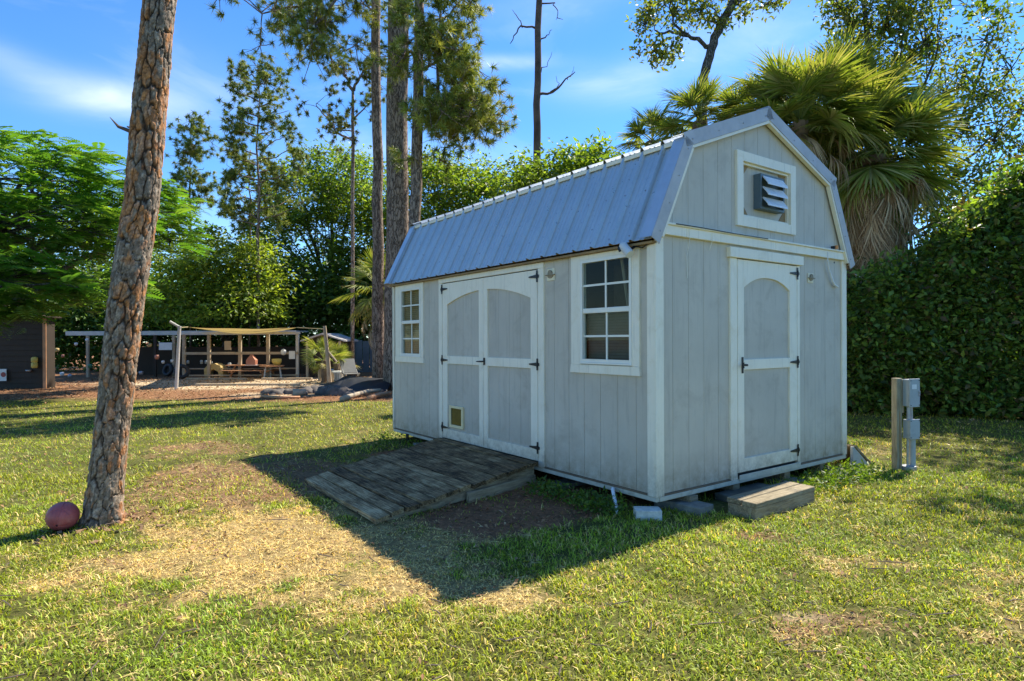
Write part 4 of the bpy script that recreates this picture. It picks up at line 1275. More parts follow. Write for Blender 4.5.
# ---- near leaning pine: bark plates are real relief
def bark_trunk():
    r = np.random.default_rng(5)
    keys = np.array([[523, 103, 20.0], [510, 103.5, 19.0], [480, 106, 17.8], [400, 115.5, 17.3], [300, 126.5, 18.3], [200, 142, 17.8], [100, 150.5, 17.4], [0, 160, 16.4]])
    Y0 = 4.76
    zs = []; xs = []; rs = []
    for v, u, hw in keys:
        p_ = at(u, v, Y0); zs.append(p_.z); xs.append(p_.x); rs.append(hw / FPX * Y0)
    zs[0] = -.06
    zs += [6.5, 9, 12, 14.5]; xs += [xs[-1] + .42, xs[-1] + .75, xs[-1] + 1.0, xs[-1] + 1.15]; rs += [.118, .105, .08, .05]
    zs, xs, rs = map(np.array, (zs, xs, rs))
    zz = np.concatenate([np.arange(-.06, 4.3, .0075), np.arange(4.3, 14.5, .06)])
    nth = 168
    th = np.linspace(0, 2 * np.pi, nth, endpoint=False)
    TH, ZZ = np.meshgrid(th, zz)
    Rb = np.interp(ZZ, zs, rs); XC = np.interp(ZZ, zs, xs)
    # smooth centre line
    s = TH * .15; wz = ZZ
    cw, chh = 2 * np.pi * .15 / 11, .15
    NC = 12
    per_ = np.minimum(TH, 2 * np.pi - TH) * .15
    def hh(a, b, k):
        q = (a * 7349 + b * 91283 + k * 5557) & 0xffffffff
        q = ((q ^ (q >> 7)) * 2654435761) & 0xffffffff
        return ((q >> 9) & 0xffff) / 65535.
    def cells(ncol, chh, warp_s, warp_z, seed, zw):
        cw = 2 * np.pi * .15 / ncol
        ws = s + warp_s * (fbm(per_ * 14 + seed, wz * 8, seed, 4) - .5); wq = wz + warp_z * (fbm(per_ * 12, wz * 6 + seed, seed + 5, 4) - .5)
        ci = np.floor(ws / cw).astype(int); cj = np.floor(wq / chh).astype(int)
        f1 = np.full(s.shape, 9.); f2 = np.full(s.shape, 9.); idc = np.zeros(s.shape, np.int64)
        for di in (-1, 0, 1):
            for dj in (-1, 0, 1):
                a = ci + di; b = cj + dj; am = a % ncol
                px = (a + .5 + .8 * (hh(am, b, seed) - .5)) * cw; pz = (b + .5 + .9 * (hh(am, b, seed + 1) - .5) + .5 * (am % 2)) * chh
                d = np.sqrt((ws - px) ** 2 + ((wq - pz) * zw) ** 2)
                nid = am * 4001 + (b + 50)
                closer = d < f1
                f2 = np.where(closer, f1, np.minimum(f2, d)); idc = np.where(closer, nid, idc); f1 = np.where(closer, d, f1)
        return f2 - f1, idc
    e1, id1 = cells(12, .20, .06, .20, 41, .36)
    e2, id2 = cells(24, .062, .035, .05, 57, .60)
    e3, id3 = cells(46, .030, .02, .03, 73, .62)
    wide = .004 + .014 * sst(.42, .62, fbm(per_ * 7 + 3, wz * 3.5, 91, 3))
    plate = sst(.001, 1.0, e1 / wide)
    fl = sst(.0, .004, e2); fl3 = sst(0, .003, e3)
    lvl = hh(id1, id1 * 3 + 1, 5); l2_ = hh(id2, id2 * 3 + 1, 6); l3_ = hh(id3, id3 * 3 + 1, 8)
    small = fbm(per_ * 90, wz * 70, 71, 3)
    flare = 1 + (.16 + .14 * np.cos(TH * 5 + 1) + .06 * np.cos(TH * 3)) * np.exp(-np.clip(wz, 0, 9) / .11)
    disp = plate * (.010 + .004 * lvl + .0075 * l2_ + .003 * l3_ * fl3 + .0015 * fl) + (small - .5) * .004 - .012
    RR = Rb * flare * .83 + disp
    X = XC + RR * np.cos(TH); Yv = Y0 + RR * np.sin(TH)
    V = np.stack([X.ravel(), Yv.ravel(), ZZ.ravel()], 1)
    m_, n_ = X.shape; idx = np.arange(m_ * n_).reshape(m_, n_)
    nx_ = np.roll(idx, -1, 1)
    F = np.stack([idx[:-1].ravel(), nx_[:-1].ravel(), nx_[1:].ravel(), idx[1:].ravel()], 1)
    grey = np.array([(.26, .23, .19), (.38, .34, .29), (.19, .16, .13), (.52, .47, .40), (.30, .25, .20)])
    warm = np.array([(.60, .29, .11), (.46, .24, .11), (.62, .36, .20), (.36, .18, .09), (.56, .38, .28)])
    wsel = sst(.47, .57, fbm(per_ * 6 + 20, wz * 4, 33, 3) * .75 + .25 * l2_)[..., None]
    k2 = (hh(id2, id2 * 5 + 2, 9) * 4.999).astype(int); k3 = (hh(id3, id3 * 5 + 2, 9) * 4.999).astype(int)
    C = (grey[k2] * .6 + grey[k3] * .4) * (1 - wsel) + (warm[k2] * .6 + warm[k3] * .4) * wsel
    C = C * np.array([.86, .76, .66]) * (.55 + .75 * small + .45 * (l3_ - .5))[..., None]
    dk = (plate * (.55 + .45 * fl) * (.7 + .3 * fl3))[..., None]
    C = C * dk + np.array([.040, .026, .017]) * (1 - dk)
    V[:, 1] -= 4.76; x0 = xs[0]; V[:, 0] -= x0
    m, t, b = new_mat('pine_plate_bark')
    a = N(t, 'ShaderNodeAttribute'); a.attribute_name = 'tint'
    fine = noise(t, 45, 6, .7)
    t.links.new(mixcol(t, 1.0, a.outputs['Color'], ramp(t, fine, [(.3, (.6,) * 3), (.7, (1.35,) * 3)]), 'MULTIPLY'), b.inputs['Base Color'])
    b.inputs['Roughness'].default_value = .9; b.inputs['Specular IOR Level'].default_value = .2
    bump(t, b, fine, .7, .006)
    root = thing('pine_tree', 'near leaning pine trunk with large flaking bark plates and a ball at its foot', 'tree', (x0, 4.76, 0))
    link('trunk', np_mesh('trunk', V, F, m, C.reshape(-1, 3), 'POINT', True), root)
    # stub branches and a chip of loose bark
    def pt(z, a_, k=1.0):
        rr = np.interp(z, zs, rs); return Vector((np.interp(z, zs, xs) - x0 + rr * math.cos(a_) * k, rr * math.sin(a_) * k, z))
    z_ = at(130, 125, 4.76).z
    MB().tube([pt(z_ - .06, math.pi + .1, .8), pt(z_ - .02, math.pi + .1, 1.6), pt(z_ + .05, math.pi + .1, 2.1)], [.016, .012, .002], 6).build('dead_stub', dead_bark, root)
    MB().tube([pt(z_ - .03, math.pi - .2, .8), pt(z_ + .0, math.pi - .2, 1.4)], [.014, .006], 6).build('dead_stub', dead_bark, root)
    # crown high above the frame
    br = MB(); P = []; D = []
    for k in range(26):
        z0 = 9.5 + 5 * k / 26; a_ = k * 2.4
        s_ = np.array([np.interp(z0, zs, xs) - x0, 0, z0]); L = 2.6 * (1 - .12 * (k / 5))
        e_ = s_ + np.array([math.cos(a_) * L, math.sin(a_) * L, .5 + .4 * r.random()])
        pa = limb_path(s_, e_, r, .05, 6); br.tube(pa, list(.04 * (1 - .8 * np.linspace(0, 1, 6))), 5, cap=False)
        for q in range(16):
            i_ = r.integers(2, 6); P.append(pa[i_] + r.normal(size=3) * .28); D.append(unit((e_ - s_)[None] + r.normal(size=(1, 3)) * .8)[0])
    br.build('branches', dead_bark, root)
    V, F, c = tufts(np.array(P), np.array(D), r, .26, 30, .010, .9, ((.06, .095, .02), (.08, .11, .025)))
    link('crown', np_mesh('crown', V, F, needlem, c), root)
bark_trunk()

# ---- tall pines behind the shed's far end
def pine(label, path_uv, Y, radii, branches, seed, group='tall pines behind the shed', name='pine_tree', cols=((.25, .30, .055), (.17, .22, .042), (.34, .36, .08)), bark=pine_bark, nlen=.20, tip_k=11, nper=48, nwid=.018, spread=1.1):
    """path_uv: trunk (u, v) pixels from the foot up; branches: list of (list of (u,v,dY), n_tufts, tuft_spread, radius)"""
    r = np.random.default_rng(seed)
    pts = [at(u, v, Y + (q[0] if q else 0)) for u, v, *q in path_uv]
    base = Vector((pts[0].x, pts[0].y, 0)); pts[0].z = -.3
    root = thing(name, label, 'tree', base, 0, group)
    # resample the trunk
    fine = []
    rr = []
    for i in range(len(pts) - 1):
        for k in range(4):
            f = k / 4; fine.append(pts[i].lerp(pts[i + 1], f) - base + Vector(r.normal(size=3) * [.015, .015, 0])); rr.append(radii[i] * (1 - f) + radii[i + 1] * f)
    fine.append(pts[-1] - base); rr.append(radii[-1])
    MB().tube(fine, rr, 12).build('trunk', bark, root, smooth=True)
    br = MB(); P = []; D = []
    for (bp_, nt, sp, r0) in branches:
        q = [at(u, v, Y + dy) for u, v, dy in bp_]
        fp = []
        for i in range(len(q) - 1):
            for k in range(3): fp.append(np.array(q[i].lerp(q[i + 1], k / 3)) + r.normal(size=3) * .03)
        fp.append(np.array(q[-1]))
        fp = np.array(fp) - np.array(base)
        nn_ = len(fp)
        br.tube(fp, list(r0 * (1 - .75 * np.linspace(0, 1, nn_))), 6, cap=False)
        if nt:
            i_ = r.integers(max(1, nn_ // 3), nn_, max(3, nt // tip_k))
            for c0 in i_:
                cl = fp[c0] + r.normal(size=3) * sp
                tw = limb_path(fp[c0], cl, r, .1, 4)
                br.tube(tw, [r0 * .25, r0 * .2, r0 * .15, .006], 5, cap=False)
                k_ = tip_k
                pp = cl + r.normal(size=(k_, 3)) * .22
                P.append(pp); D.append(unit((cl - fp[c0])[None] / max(sp, .1) + r.normal(size=(k_, 3)) * .8 + [0, 0, .35]))
                for t2 in pp[::2]:
                    br.tube([cl, (cl + t2) / 2 + [0, 0, -.03], t2], [.012, .01, .006], 4, cap=False)
    if br.v: br.build('branches', bark, root, smooth=True)
    if P:
        V, F, c = tufts(np.concatenate(P), np.concatenate(D), r, nlen, nper, nwid, spread, cols)
        link('crown', np_mesh('crown', V, F, needlem, c), root)
    return root

pine('thick pine with rough brown bark rising at the far left corner of the shed', [(396, 392), (397, 250), (398, 120), (398, 0), (400, -150), (402, -380)], 17.5,
     [.38, .31, .30, .29, .25, .12],
     [([(398, -20, 0), (350, -25, -.5), (300, 6, -1.0), (262, 14, -1.2)], 260, .62, .07),
      ([(398, -10, 0), (340, -5, -.8), (318, 25, -1.2), (323, 50, -1.3), (300, 62, -1.4)], 100, .36, .05),
      ([(398, -40, 0), (340, -30, 0), (280, -10, -.3)], 110, .7, .08),
      ([(399, -60, 0), (430, -20, .4), (470, 5, .5)], 60, .5, .07),
      ([(400, -100, 0), (340, -120, .3), (280, -100, .5)], 90, .8, .08),
      ([(400, -150, 0), (470, -170, .3), (520, -150, .5)], 90, .8, .08),
      ([(400, -250, 0), (420, -300, -.8), (430, -330, -1)], 60, 1.1, .08)], 11)
pine('slim straight pine trunk left of the thick pine', [(378, 385), (378, 200), (376, 60), (376, -60), (376, -300)], 18.5,
     [.19, .155, .135, .12, .06], [([(376, 10, 0), (360, 5, 0), (350, 0, 0)], 24, .4, .03), ([(376, -150, 0), (340, -200, .5)], 80, 1.0, .05), ([(376, -200, 0), (420, -240, .5)], 80, 1.0, .05)], 12)
pine('forked pine with hanging needle sprays right of the thick pine', [(414, 392), (414, 250), (417, 130), (419, 40), (420, -60), (422, -200)], 15.6,
     [.18, .15, .137, .12, .10, .05],
     [([(416, 126, 0), (428, 118, -.2), (436, 112, -.3), (452, 108, -.4), (468, 112, -.4)], 190, .40, .06),
      ([(418, 60, 0), (405, 52, -.6), (400, 60, -1.0)], 80, .42, .05),
      ([(418, 70, 0), (440, 60, -.2), (458, 45, -.3)], 200, .45, .05),
      ([(436, 112, -.3), (438, 70, -.3), (441, 30, -.2), (442, -20, 0)], 90, .40, .055),
      ([(442, 60, -.2), (456, 78, -.3), (468, 95, -.3), (470, 118, -.3)], 110, .34, .025),
      ([(452, 108, -.4), (470, 118, -.3), (484, 122, 0)], 170, .34, .03),
      ([(418, 100, 0), (430, 130, -.3), (444, 145, -.4)], 60, .40, .03),
      ([(419, 20, 0), (400, 5, 0), (395, -10, 0)], 60, .5, .04),
      ([(419, 30, 0), (450, 15, 0), (462, 0, .2)], 70, .45, .04),
      ([(421, -80, 0), (450, -130, 0), (480, -150, .2)], 120, .8, .05), ([(421, -100, 0), (390, -150, 0)], 100, .8, .05)], 13, nlen=.21)
# bare dead pole pine
pine('tall bare dead pine with a few broken twigs behind the roof', [(537, 330), (537, 150), (538, 60), (540, -60), (541, -300)], 21,
     [.145, .13, .115, .10, .05],
     [([(537, 28, 0), (522, 27, 0), (514, 36, 0), (510, 44, 0)], 0, 0, .04), ([(522, 27, 0), (516, 14, 0), (512, 10, 0)], 0, 0, .02),
      ([(539, 40, 0), (547, 36, 0), (552, 30, 0)], 0, 0, .03), ([(538, 96, 0), (552, 92, 0), (566, 80, 0), (575, 72, 0)], 0, 0, .05), ([(552, 92, 0), (560, 84, 0), (556, 76, 0)], 0, 0, .02),
      ([(566, 80, 0), (571, 76, .3), (574, 66, .3)], 0, 0, .015), ([(538, 74, 0), (546, 66, 0), (552, 52, 0)], 0, 0, .022), ([(539, 4, 0), (553, 2, 0), (558, 12, 0), (556, 20, 0)], 0, 0, .03), ([(558, 18, 0), (563, 20, 0)], 0, 0, .015), ([(540, -40, 0), (520, -60, 0), (510, -80, 0)], 0, 0, .03)], 14, bark=dead_bark)
# slender pines on the skyline
def slender(label, u, vb, vt, Y, seed, width_fn, n, r0=.11, cols=((.19, .26, .05), (.14, .20, .04), (.27, .31, .07)), group='slender pines on the skyline', lean=0, br_up=.25):
    r = np.random.default_rng(seed)
    pts = [(u, 380)] + [(u + lean * k / 4 + r.normal() * .8, vb + (vt - vb) * k / 4) for k in range(5)]
    brs = []
    for k in range(n):
        f = (k + r.random()) / n
        v = vb + (vt - vb) * f
        w = width_fn(f)
        sd_ = 1 if k % 2 else -1
        dy = r.uniform(-1, 1) * w * Y / FPX
        uu = u + lean * f
        brs.append(([(uu, v, 0), (uu + sd_ * w * .5, v - w * br_up * .6, dy * .5), (uu + sd_ * w * (.75 + .4 * r.random()), v - w * br_up * 1.6, dy)], int(18 + 14 * r.random()), .22, .035))
    return pine(label, pts, Y, [r0, r0, r0 * .85, r0 * .6, r0 * .4, .02], brs, seed, group, cols=cols, nlen=.21, tip_k=9, nper=46, nwid=.030, spread=1.2)
slender('broad slender pine with tufted open crown left of the twin trunks', 258, 232, 66, 26, 21, lambda f: 34 * (1 - f) ** .5 + 8, 26, .065)
slender('small thin tufted pine just right of the near leaning trunk', 191, 215, 122, 28, 22, lambda f: 17 * (1 - .4 * f), 12, .045)
slender('second thin stem pine close left of the broad slender pine', 250, 240, 150, 27, 23, lambda f: 14, 6, .045)
pine('small forked pine with bare lower stem left of the slim straight trunk', [(352, 300), (353, 150), (353, 90)], 24, [.075, .065, .055],
     [([(353, 90, 0), (345, 76, 0), (341, 64, 0)], 40, .35, .07), ([(353, 90, 0), (360, 78, 0), (366, 70, 0)], 50, .4, .07), ([(353, 140, 0), (335, 132, 0), (322, 112, 0), (316, 104, 0)], 60, .35, .05),
      ([(353, 118, 0), (364, 108, 0), (374, 100, 0)], 40, .35, .04), ([(345, 76, 0), (333, 64, .4), (330, 56, .4)], 30, .35, .04), ([(353, 132, 0), (340, 130, .5), (332, 128, .5)], 30, .25, .03),
      ([(360, 78, 0), (370, 55, 0), (371, 48, 0)], 40, .3, .04)], 24, tip_k=7, nwid=.028, nlen=.18, cols=((.13, .17, .04), (.16, .18, .05), (.19, .22, .055)), group='slender pines on the skyline')

# ---- feathery-leaved tree at the left (compound leaves as flat layered sprays)
def feather_tree():
    r = np.random.default_rng(31)
    base = Vector(foot(-40, 15.5)); bz = np.array(base)
    root = thing('feathery_tree', 'spreading tree with bright feathery layered leaves beside the brown shed', 'tree', base)
    tb = MB(); fz = 2.6
    tb.tube(limb_path([0, 0, -.2], [.1, -.1, fz], r, 0, 6), list(np.linspace(.26, .20, 6)), 10).build('trunk', oak_bark, root, smooth=True)
    P = []; D = []; br = MB()
    lobes = [lob(30, 182, 14.5, 2.0, 1.8, .75, 66), lob(-30, 178, 15, 2, 2, .9, 45), lob(95, 178, 16.5, 1.6, 1.6, .6, 46), lob(30, 225, 14, 2.0, 1.6, .7, 74),
             lob(95, 225, 15.5, 1.3, 1.4, .8, 52), lob(145, 214, 17.5, 1.2, 1.5, .8, 46), lob(170, 240, 18, .8, 1.2, .6, 22), lob(10, 285, 12.4, 1.5, 1.0, .75, 80), lob(80, 290, 15, 1.4, 1.3, .6, 34),
             lob(-60, 230, 14, 2, 2, 1, 50), lob(40, 152, 16, 1.5, 1.5, .35, 24), lob(160, 200, 18.5, .8, 1.2, .4, 14), lob(-20, 310, 12.8, 1.2, 1.0, .4, 30)]
    for (c, rr, n) in lobes:
        c = np.array(c) - bz
        pa = limb_path([.1, -.1, fz - .3], c, r, .1, 8)
        br.tube(pa, list(.12 * (1 - .8 * np.linspace(0, 1, 8))), 7, cap=False)
        dd = rdir(r, n); q = c + dd * np.array(rr) * (.45 + .55 * r.random(n) ** .5)[:, None]
        for w_ in q[::4]:
            br.tube(limb_path(pa[r.integers(4, 8)], w_, r, .05, 4), [.03, .02, .014, .006], 5, cap=False)
        out = q - np.array([0, 0, 3]); out[:, 2] = 0; out = unit(out)
        P.append(q); D.append(out)
    br.build('branches', oak_bark, root, smooth=True)
    P = np.concatenate(P); D = np.concatenate(D)
    # every cluster: 6 compound leaves fanning outwards, drooping
    k = 6
    n = len(P) * k
    p = np.repeat(P, k, 0) + r.normal(size=(n, 3)) * [.14, .14, .06]
    a0 = np.arctan2(np.repeat(D[:, 1], k), np.repeat(D[:, 0], k)) + r.normal(size=n) * 1.0
    d = np.stack([np.cos(a0), np.sin(a0), .12 + .2 * r.normal(size=n)], 1); d = unit(d)
    s = unit(np.cross(d, np.array([0, 0, 1.0]) + r.normal(size=(n, 3)) * .25)); up = np.cross(s, d)
    L = .46 * (.7 + .6 * r.random(n)); m_ = 9
    Vs = []; cs = []
    shade = .7 + .6 * r.random(n)
    base_c = np.array(((.095, .215, .030), (.12, .25, .036), (.075, .175, .027), (.165, .27, .05)))[r.integers(0, 4, n)] * shade[:, None]
    for i in range(m_):
        t_ = (i + .6) / m_
        c0 = p + d * (L * t_)[:, None] - np.array([0, 0, 1]) * (L * .35 * t_ * t_)[:, None]
        ln = L * .36 * math.sin(math.pi * (t_ * .85 + .12)); 
        for sg in (-1, 1):
            a = c0; dirn = s * sg * .93 + d * .35 - up * .12
            tip = c0 + dirn * ln[:, None]
            wv = d * (L * .066)[:, None]
            Vs.append(np.stack([a - wv * .3, c0 + dirn * ln[:, None] * .5 - wv, tip, c0 + dirn * ln[:, None] * .5 + wv], 1)); cs.append(base_c)
    V = np.concatenate(Vs).reshape(-1, 3); q = len(V) // 4; b0 = np.arange(q) * 4
    F = np.stack([b0, b0 + 1, b0 + 2, b0 + 3], 1)
    link('crown', np_mesh('crown', V, F, leafm, np.concatenate(cs)), root)
feather_tree()

# ---- broadleaf trees
tree('broadleaf_tree', 'rounded light green tree in front of the dark trees left of the pavilion sail', 'tree', (at(225, 340, 27).x, 27, 0),
     [lob0(215, 262, 27, 2.0, 1.8, 1.4, 75), lob0(252, 275, 26.5, 1.3, 1.4, 1.4, 50), lob0(190, 285, 27, 1.6, 1.5, 1.3, 55), lob0(225, 305, 26, 2.2, 1.4, .9, 55), lob0(265, 300, 26.8, .9, 1.0, .9, 25), lob0(160, 300, 27, 1.2, 1.2, 1, 25)],
     .16, 41, oak_bark, GL, .20, 60, .36, fork=1.4, group='broadleaf trees at the back')
tree('broadleaf_tree', 'large dense bright topped tree right of the slender pine and left of the pine trunks', 'tree', foot(325, 25),
     [lob(300, 195, 25, 1.7, 1.6, 1.3, 60), lob(335, 175, 26, 1.5, 1.6, 1.1, 60), lob(360, 195, 25, 1.5, 1.6, 1.5, 55), lob(285, 245, 25, 1.6, 1.6, 1.6, 55), lob(330, 240, 24.5, 2.3, 1.5, 1.5, 75),
      lob(375, 250, 25, 1.6, 1.5, 1.8, 50), lob(300, 290, 25, 1.9, 1.6, 1.2, 42), lob(350, 295, 25, 2.0, 1.6, 1.2, 42)],
     .28, 42, oak_bark, GM + GL[:1], .20, 50, .36, fork=2.0, group='broadleaf trees at the back')
tree('broadleaf_tree', 'dense bright tree behind the far end of the shed roof', 'tree', foot(455, 23),
     [lob(440, 195, 23, 1.7, 1.5, 1.0, 60), lob(475, 190, 24, 1.5, 1.4, .9, 55), lob(425, 230, 23, 1.5, 1.5, 1.3, 45), lob(500, 200, 24, 1.4, 1.4, .8, 45), lob(465, 235, 23, 2.2, 1.5, 1.2, 40), lob(385, 225, 25, 1.2, 1.4, 1.5, 30), lob(430, 172, 24, 1.0, 1.2, .6, 25)],
     .22, 43, oak_bark, GM + GL, .20, 48, .34, fork=2.6, group='broadleaf trees at the back')
tree('broadleaf_tree', 'lower leafy tree peeping over the middle of the shed roof', 'tree', foot(570, 19),
     [lob(540, 180, 19, 1.0, 1.0, .55, 30), lob(575, 168, 19, .9, 1.0, .45, 26), lob(600, 165, 19.5, .7, .9, .45, 20), lob(560, 200, 19, 1.6, 1.0, .8, 34), lob(530, 172, 20, .5, .6, .5, 12), lob(620, 180, 19, 1.0, 1.0, .5, 18), lob(595, 150, 19.5, .25, .3, .3, 5)],
     .15, 44, oak_bark, GM + GL[:2], .17, 40, .26, fork=3.2, group='broadleaf trees at the back')
tree('broadleaf_tree', 'bright leafy mass overhanging the feathery tree at the far left back', 'tree', foot(60, 28),
     [lob(-20, 215, 28, 3, 2, 2.2, 50), lob(60, 235, 28, 3, 2, 2.2, 60), lob(130, 240, 28, 2.6, 2, 2.2, 55), lob(20, 290, 27, 3.0, 2, 1.8, 60), lob(110, 290, 27, 3.0, 2, 1.6, 60)],
     .3, 45, oak_bark, GM, .26, 40, .5, fork=2.0, group='broadleaf trees at the back')
# low dark thicket between the sails and the sky
thk = [(150, 300, 31, 3.2, 2.6), (205, 290, 33, 3.2, 3.0), (255, 300, 32, 2.4, 2.6), (300, 300, 30, 2.6, 3.0), (345, 300, 31, 2.6, 3.2), (385, 300, 31, 2.2, 3.4), (430, 300, 31, 3, 3.4), (90, 310, 31, 3, 2.8), (30, 310, 31, 3, 2.8), (-30, 300, 31, 3, 2.8), (480, 290, 31, 3, 3.5), (540, 290, 31, 3, 3.5), (610, 290, 31, 4, 3.5), (700, 280, 31, 4, 3.8)]
thl = ['behind the rail posts', 'behind the left half of the yellow sail', 'behind the right half of the yellow sail', 'behind the little metal roofed hut', 'behind the leaning pole', 'behind the slim pine trunk', 'hidden low behind the far shed corner', 'behind the near leaning trunk', 'behind the brown shed corner', 'beyond the left edge', 'behind the shed roof left part', 'behind the bare dead pine', 'behind the middle of the shed', 'behind the gable peak']
for k, (u, v, Y, rx, rz) in enumerate(thk):
    Y *= .96; rx *= 1.05; rz *= 1.05; c = at(u, 340, Y); z = 1.4 + (340 - v) / FPX * Y
    tree('bush', 'dark tall bush in the back thicket ' + thl[k], 'bush', (c.x, c.y, 0), [((c.x, c.y, rz * .62), (rx, 1.5, rz * .62), 105), ((c.x + rx * .3, c.y + .4, rz * 1.2), (rx * .6, 1.3, rz * .5), 50)], .12, 60 + k, oak_bark, GD + GM[3:], .26, 40, .42, fork=.9, group='dark bushes along the back', shell=.4)

for k, (X0, Y0_, rx, rz) in enumerate(((9, 19, 3, 2.2), (14, 18, 3, 2.4), (19, 17, 3, 2.4), (24, 15, 3, 2.4), (12, 24, 4, 3.0), (20, 23, 4, 3.0))):
    tree('bush', ['dense bush beyond the hedge behind the palm', 'dense bush beyond the hedge behind the utility post', 'dense bush beyond the hedge at the right edge', 'dense bush beyond the hedge outside the right edge', 'taller bush far beyond the hedge near the palm', 'taller bush far beyond the hedge at the right'][k], 'bush', (X0, Y0_, 0), [((X0, Y0_, rz * .6), (rx, 1.6, rz * .65), 130)], .12, 160 + k, oak_bark, GD + GM[3:], .26, 40, .42, fork=.9, group='dark bushes beyond the hedge', shell=.4)
# ---- oak-like limb top centre
tr_ = pine('leaning tree with gnarled limbs and sparse leaves above the shed roof', [(705, 330), (702, 120), (704, 78), (711, 50), (720, 25), (732, 5), (752, -30)], 17, [.20, .15, .125, .12, .115, .11, .06],
     [([(712, 46, 0), (698, 42, 0), (688, 36, 0), (672, 32, 0), (662, 34, 0), (650, 48, 0)], 0, 0, .07), ([(688, 36, 0), (674, 24, 0), (670, 8, 0), (674, -10, 0)], 0, 0, .045),
      ([(662, 34, 0), (655, 30, .3), (652, 20, .3)], 0, 0, .03), ([(732, 5, 0), (745, 2, 0), (760, -8, 0)], 0, 0, .05), ([(722, 20, 0), (712, 8, 0), (706, -8, 0)], 0, 0, .03)], 51, bark=oak_bark, name='oak_tree', group=None)
def add_leaves(root, spots, seed, leaf, per, crad, cols, twig=True, aspect=.45):
    r = np.random.default_rng(seed); b_ = np.array(root.location)
    Pc = []; br = MB()
    for (u, v, Y, su, sv, n) in spots:
        c = np.array(at(u, v, Y)); sc_ = Y / FPX
        q = c + r.normal(size=(n, 3)) * [su * sc_, .5 * (su + sv) * sc_, sv * sc_]
        Pc.append(q)
        if twig:
            for w_ in q: br.tube(limb_path(c - b_, w_ - b_, r, .05, 4), [.018, .014, .01, .004], 4, cap=False)
    Pc = np.concatenate(Pc); n = len(Pc)
    P = np.repeat(Pc, per, 0) + r.normal(size=(n * per, 3)) * crad
    V, F, c = leaves(P - b_, r, leaf, aspect, cols, .6, .25, .1, None, np.repeat(.75 + .5 * r.random(n), per))
    if twig: br.build('twigs', oak_bark, root)['kind'] = 'stuff'
    link('crown', np_mesh('crown', V, F, leafm, c), root)
add_leaves(tr_, [(645, 25, 17, 6, 8, 12), (655, 50, 17, 6, 8, 12), (650, 12, 17, 7, 7, 10), (665, 58, 17, 4, 6, 6), (672, 46, 17, 5, 5, 7), (676, 12, 17, 8, 8, 14), (702, 10, 17, 8, 7, 14), (712, 22, 17, 6, 5, 8), (724, 20, 17, 5, 4, 6), (638, 55, 17, 3, 3, 3),
                  (690, -5, 17, 12, 6, 14), (730, -6, 17, 14, 6, 14), (664, 5, 17, 6, 6, 6), (770, 4, 17, 8, 4, 8), (780, -6, 17, 8, 5, 8), (745, 14, 17, 4, 4, 3)], 52, .15, 15, .13, GO)

# ---- airy tree upper right
airy = pine('tall airy tree with fine spreading branches in the upper right corner', [(905, 380), (900, 250), (892, 180), (880, 110), (868, 50), (862, -10)], 15.5, [.2, .17, .14, .11, .08, .04],
     [([(898, 240, 0), (930, 170, .3), (960, 120, .6), (985, 60, .6), (1000, 20, .8)], 0, 0, .06), ([(896, 215, 0), (940, 180, 0), (990, 140, 0), (1030, 100, 0)], 0, 0, .05), ([(900, 240, 0), (950, 215, 0), (1000, 195, -.3), (1040, 190, -.3)], 0, 0, .045),
      ([(890, 170, 0), (915, 110, 0), (935, 60, 0), (940, 10, 0)], 0, 0, .05), ([(880, 110, 0), (900, 60, .5), (915, 10, .5)], 0, 0, .04), ([(872, 70, 0), (850, 30, 0), (835, 0, 0)], 0, 0, .04),
      ([(940, 180, 0), (965, 165, 0), (1000, 170, 0)], 0, 0, .02), ([(930, 170, 0), (925, 130, 0), (945, 100, 0)], 0, 0, .02), ([(960, 120, .3), (975, 110, .3), (1010, 90, .4)], 0, 0, .02), ([(900, 245, 0), (935, 200, 0), (950, 150, 0)], 0, 0, .02)], 53, bark=oak_bark, name='airy_tree', group=None)
rs_ = np.random.default_rng(77)
sp_ = [(855, 25, 15.5, 16, 12, 30), (885, 30, 15.5, 14, 14, 36), (905, 12, 15.5, 16, 9, 30), (925, 45, 15.5, 12, 16, 32), (900, 60, 15.5, 14, 12, 24), (945, 95, 15.5, 12, 12, 18), (965, 75, 15.6, 10, 10, 12), (985, 40, 16, 12, 12, 14),
       (985, 95, 15.6, 14, 10, 18), (1010, 70, 15.8, 12, 14, 14), (1020, 110, 15.5, 12, 12, 16), (965, 130, 15.5, 14, 12, 22), (995, 140, 15.4, 12, 10, 16), (1025, 150, 15.4, 10, 10, 12), (940, 135, 15.4, 8, 10, 10),
       (950, 180, 15.2, 14, 12, 26), (985, 185, 15.2, 14, 8, 18), (1020, 190, 15.2, 14, 8, 20), (930, 205, 15.2, 10, 10, 18), (960, 215, 15.2, 14, 9, 22), (838, 8, 15.5, 10, 8, 14), (850, 60, 15.5, 6, 6, 6), (1000, 15, 16, 10, 8, 6),
       (870, -15, 15.5, 30, 12, 30), (940, -15, 15.5, 30, 12, 30)]
add_leaves(airy, sp_, 54, .125, 24, .17, GO + GM[:1], aspect=.5)

tree('shade_tree', 'spreading tree just beyond the right edge of the photo, shading the lawn', 'tree', (12.2, 10.6, 0),
     [((9.3, 9.6, 8.4), (1.1, .5, .35), 12), ((10.6, 8.8, 8.8), (1.4, .9, .5), 22), ((11.8, 9.4, 9.4), (1.6, 1.3, .9), 46), ((13.2, 10.4, 9.0), (2, 2, 1.4), 70), ((11.6, 12.2, 9.2), (1.8, 1.6, 1.1), 60)],
     .2, 57, oak_bark, GM, .17, 34, .34, fork=5.5)
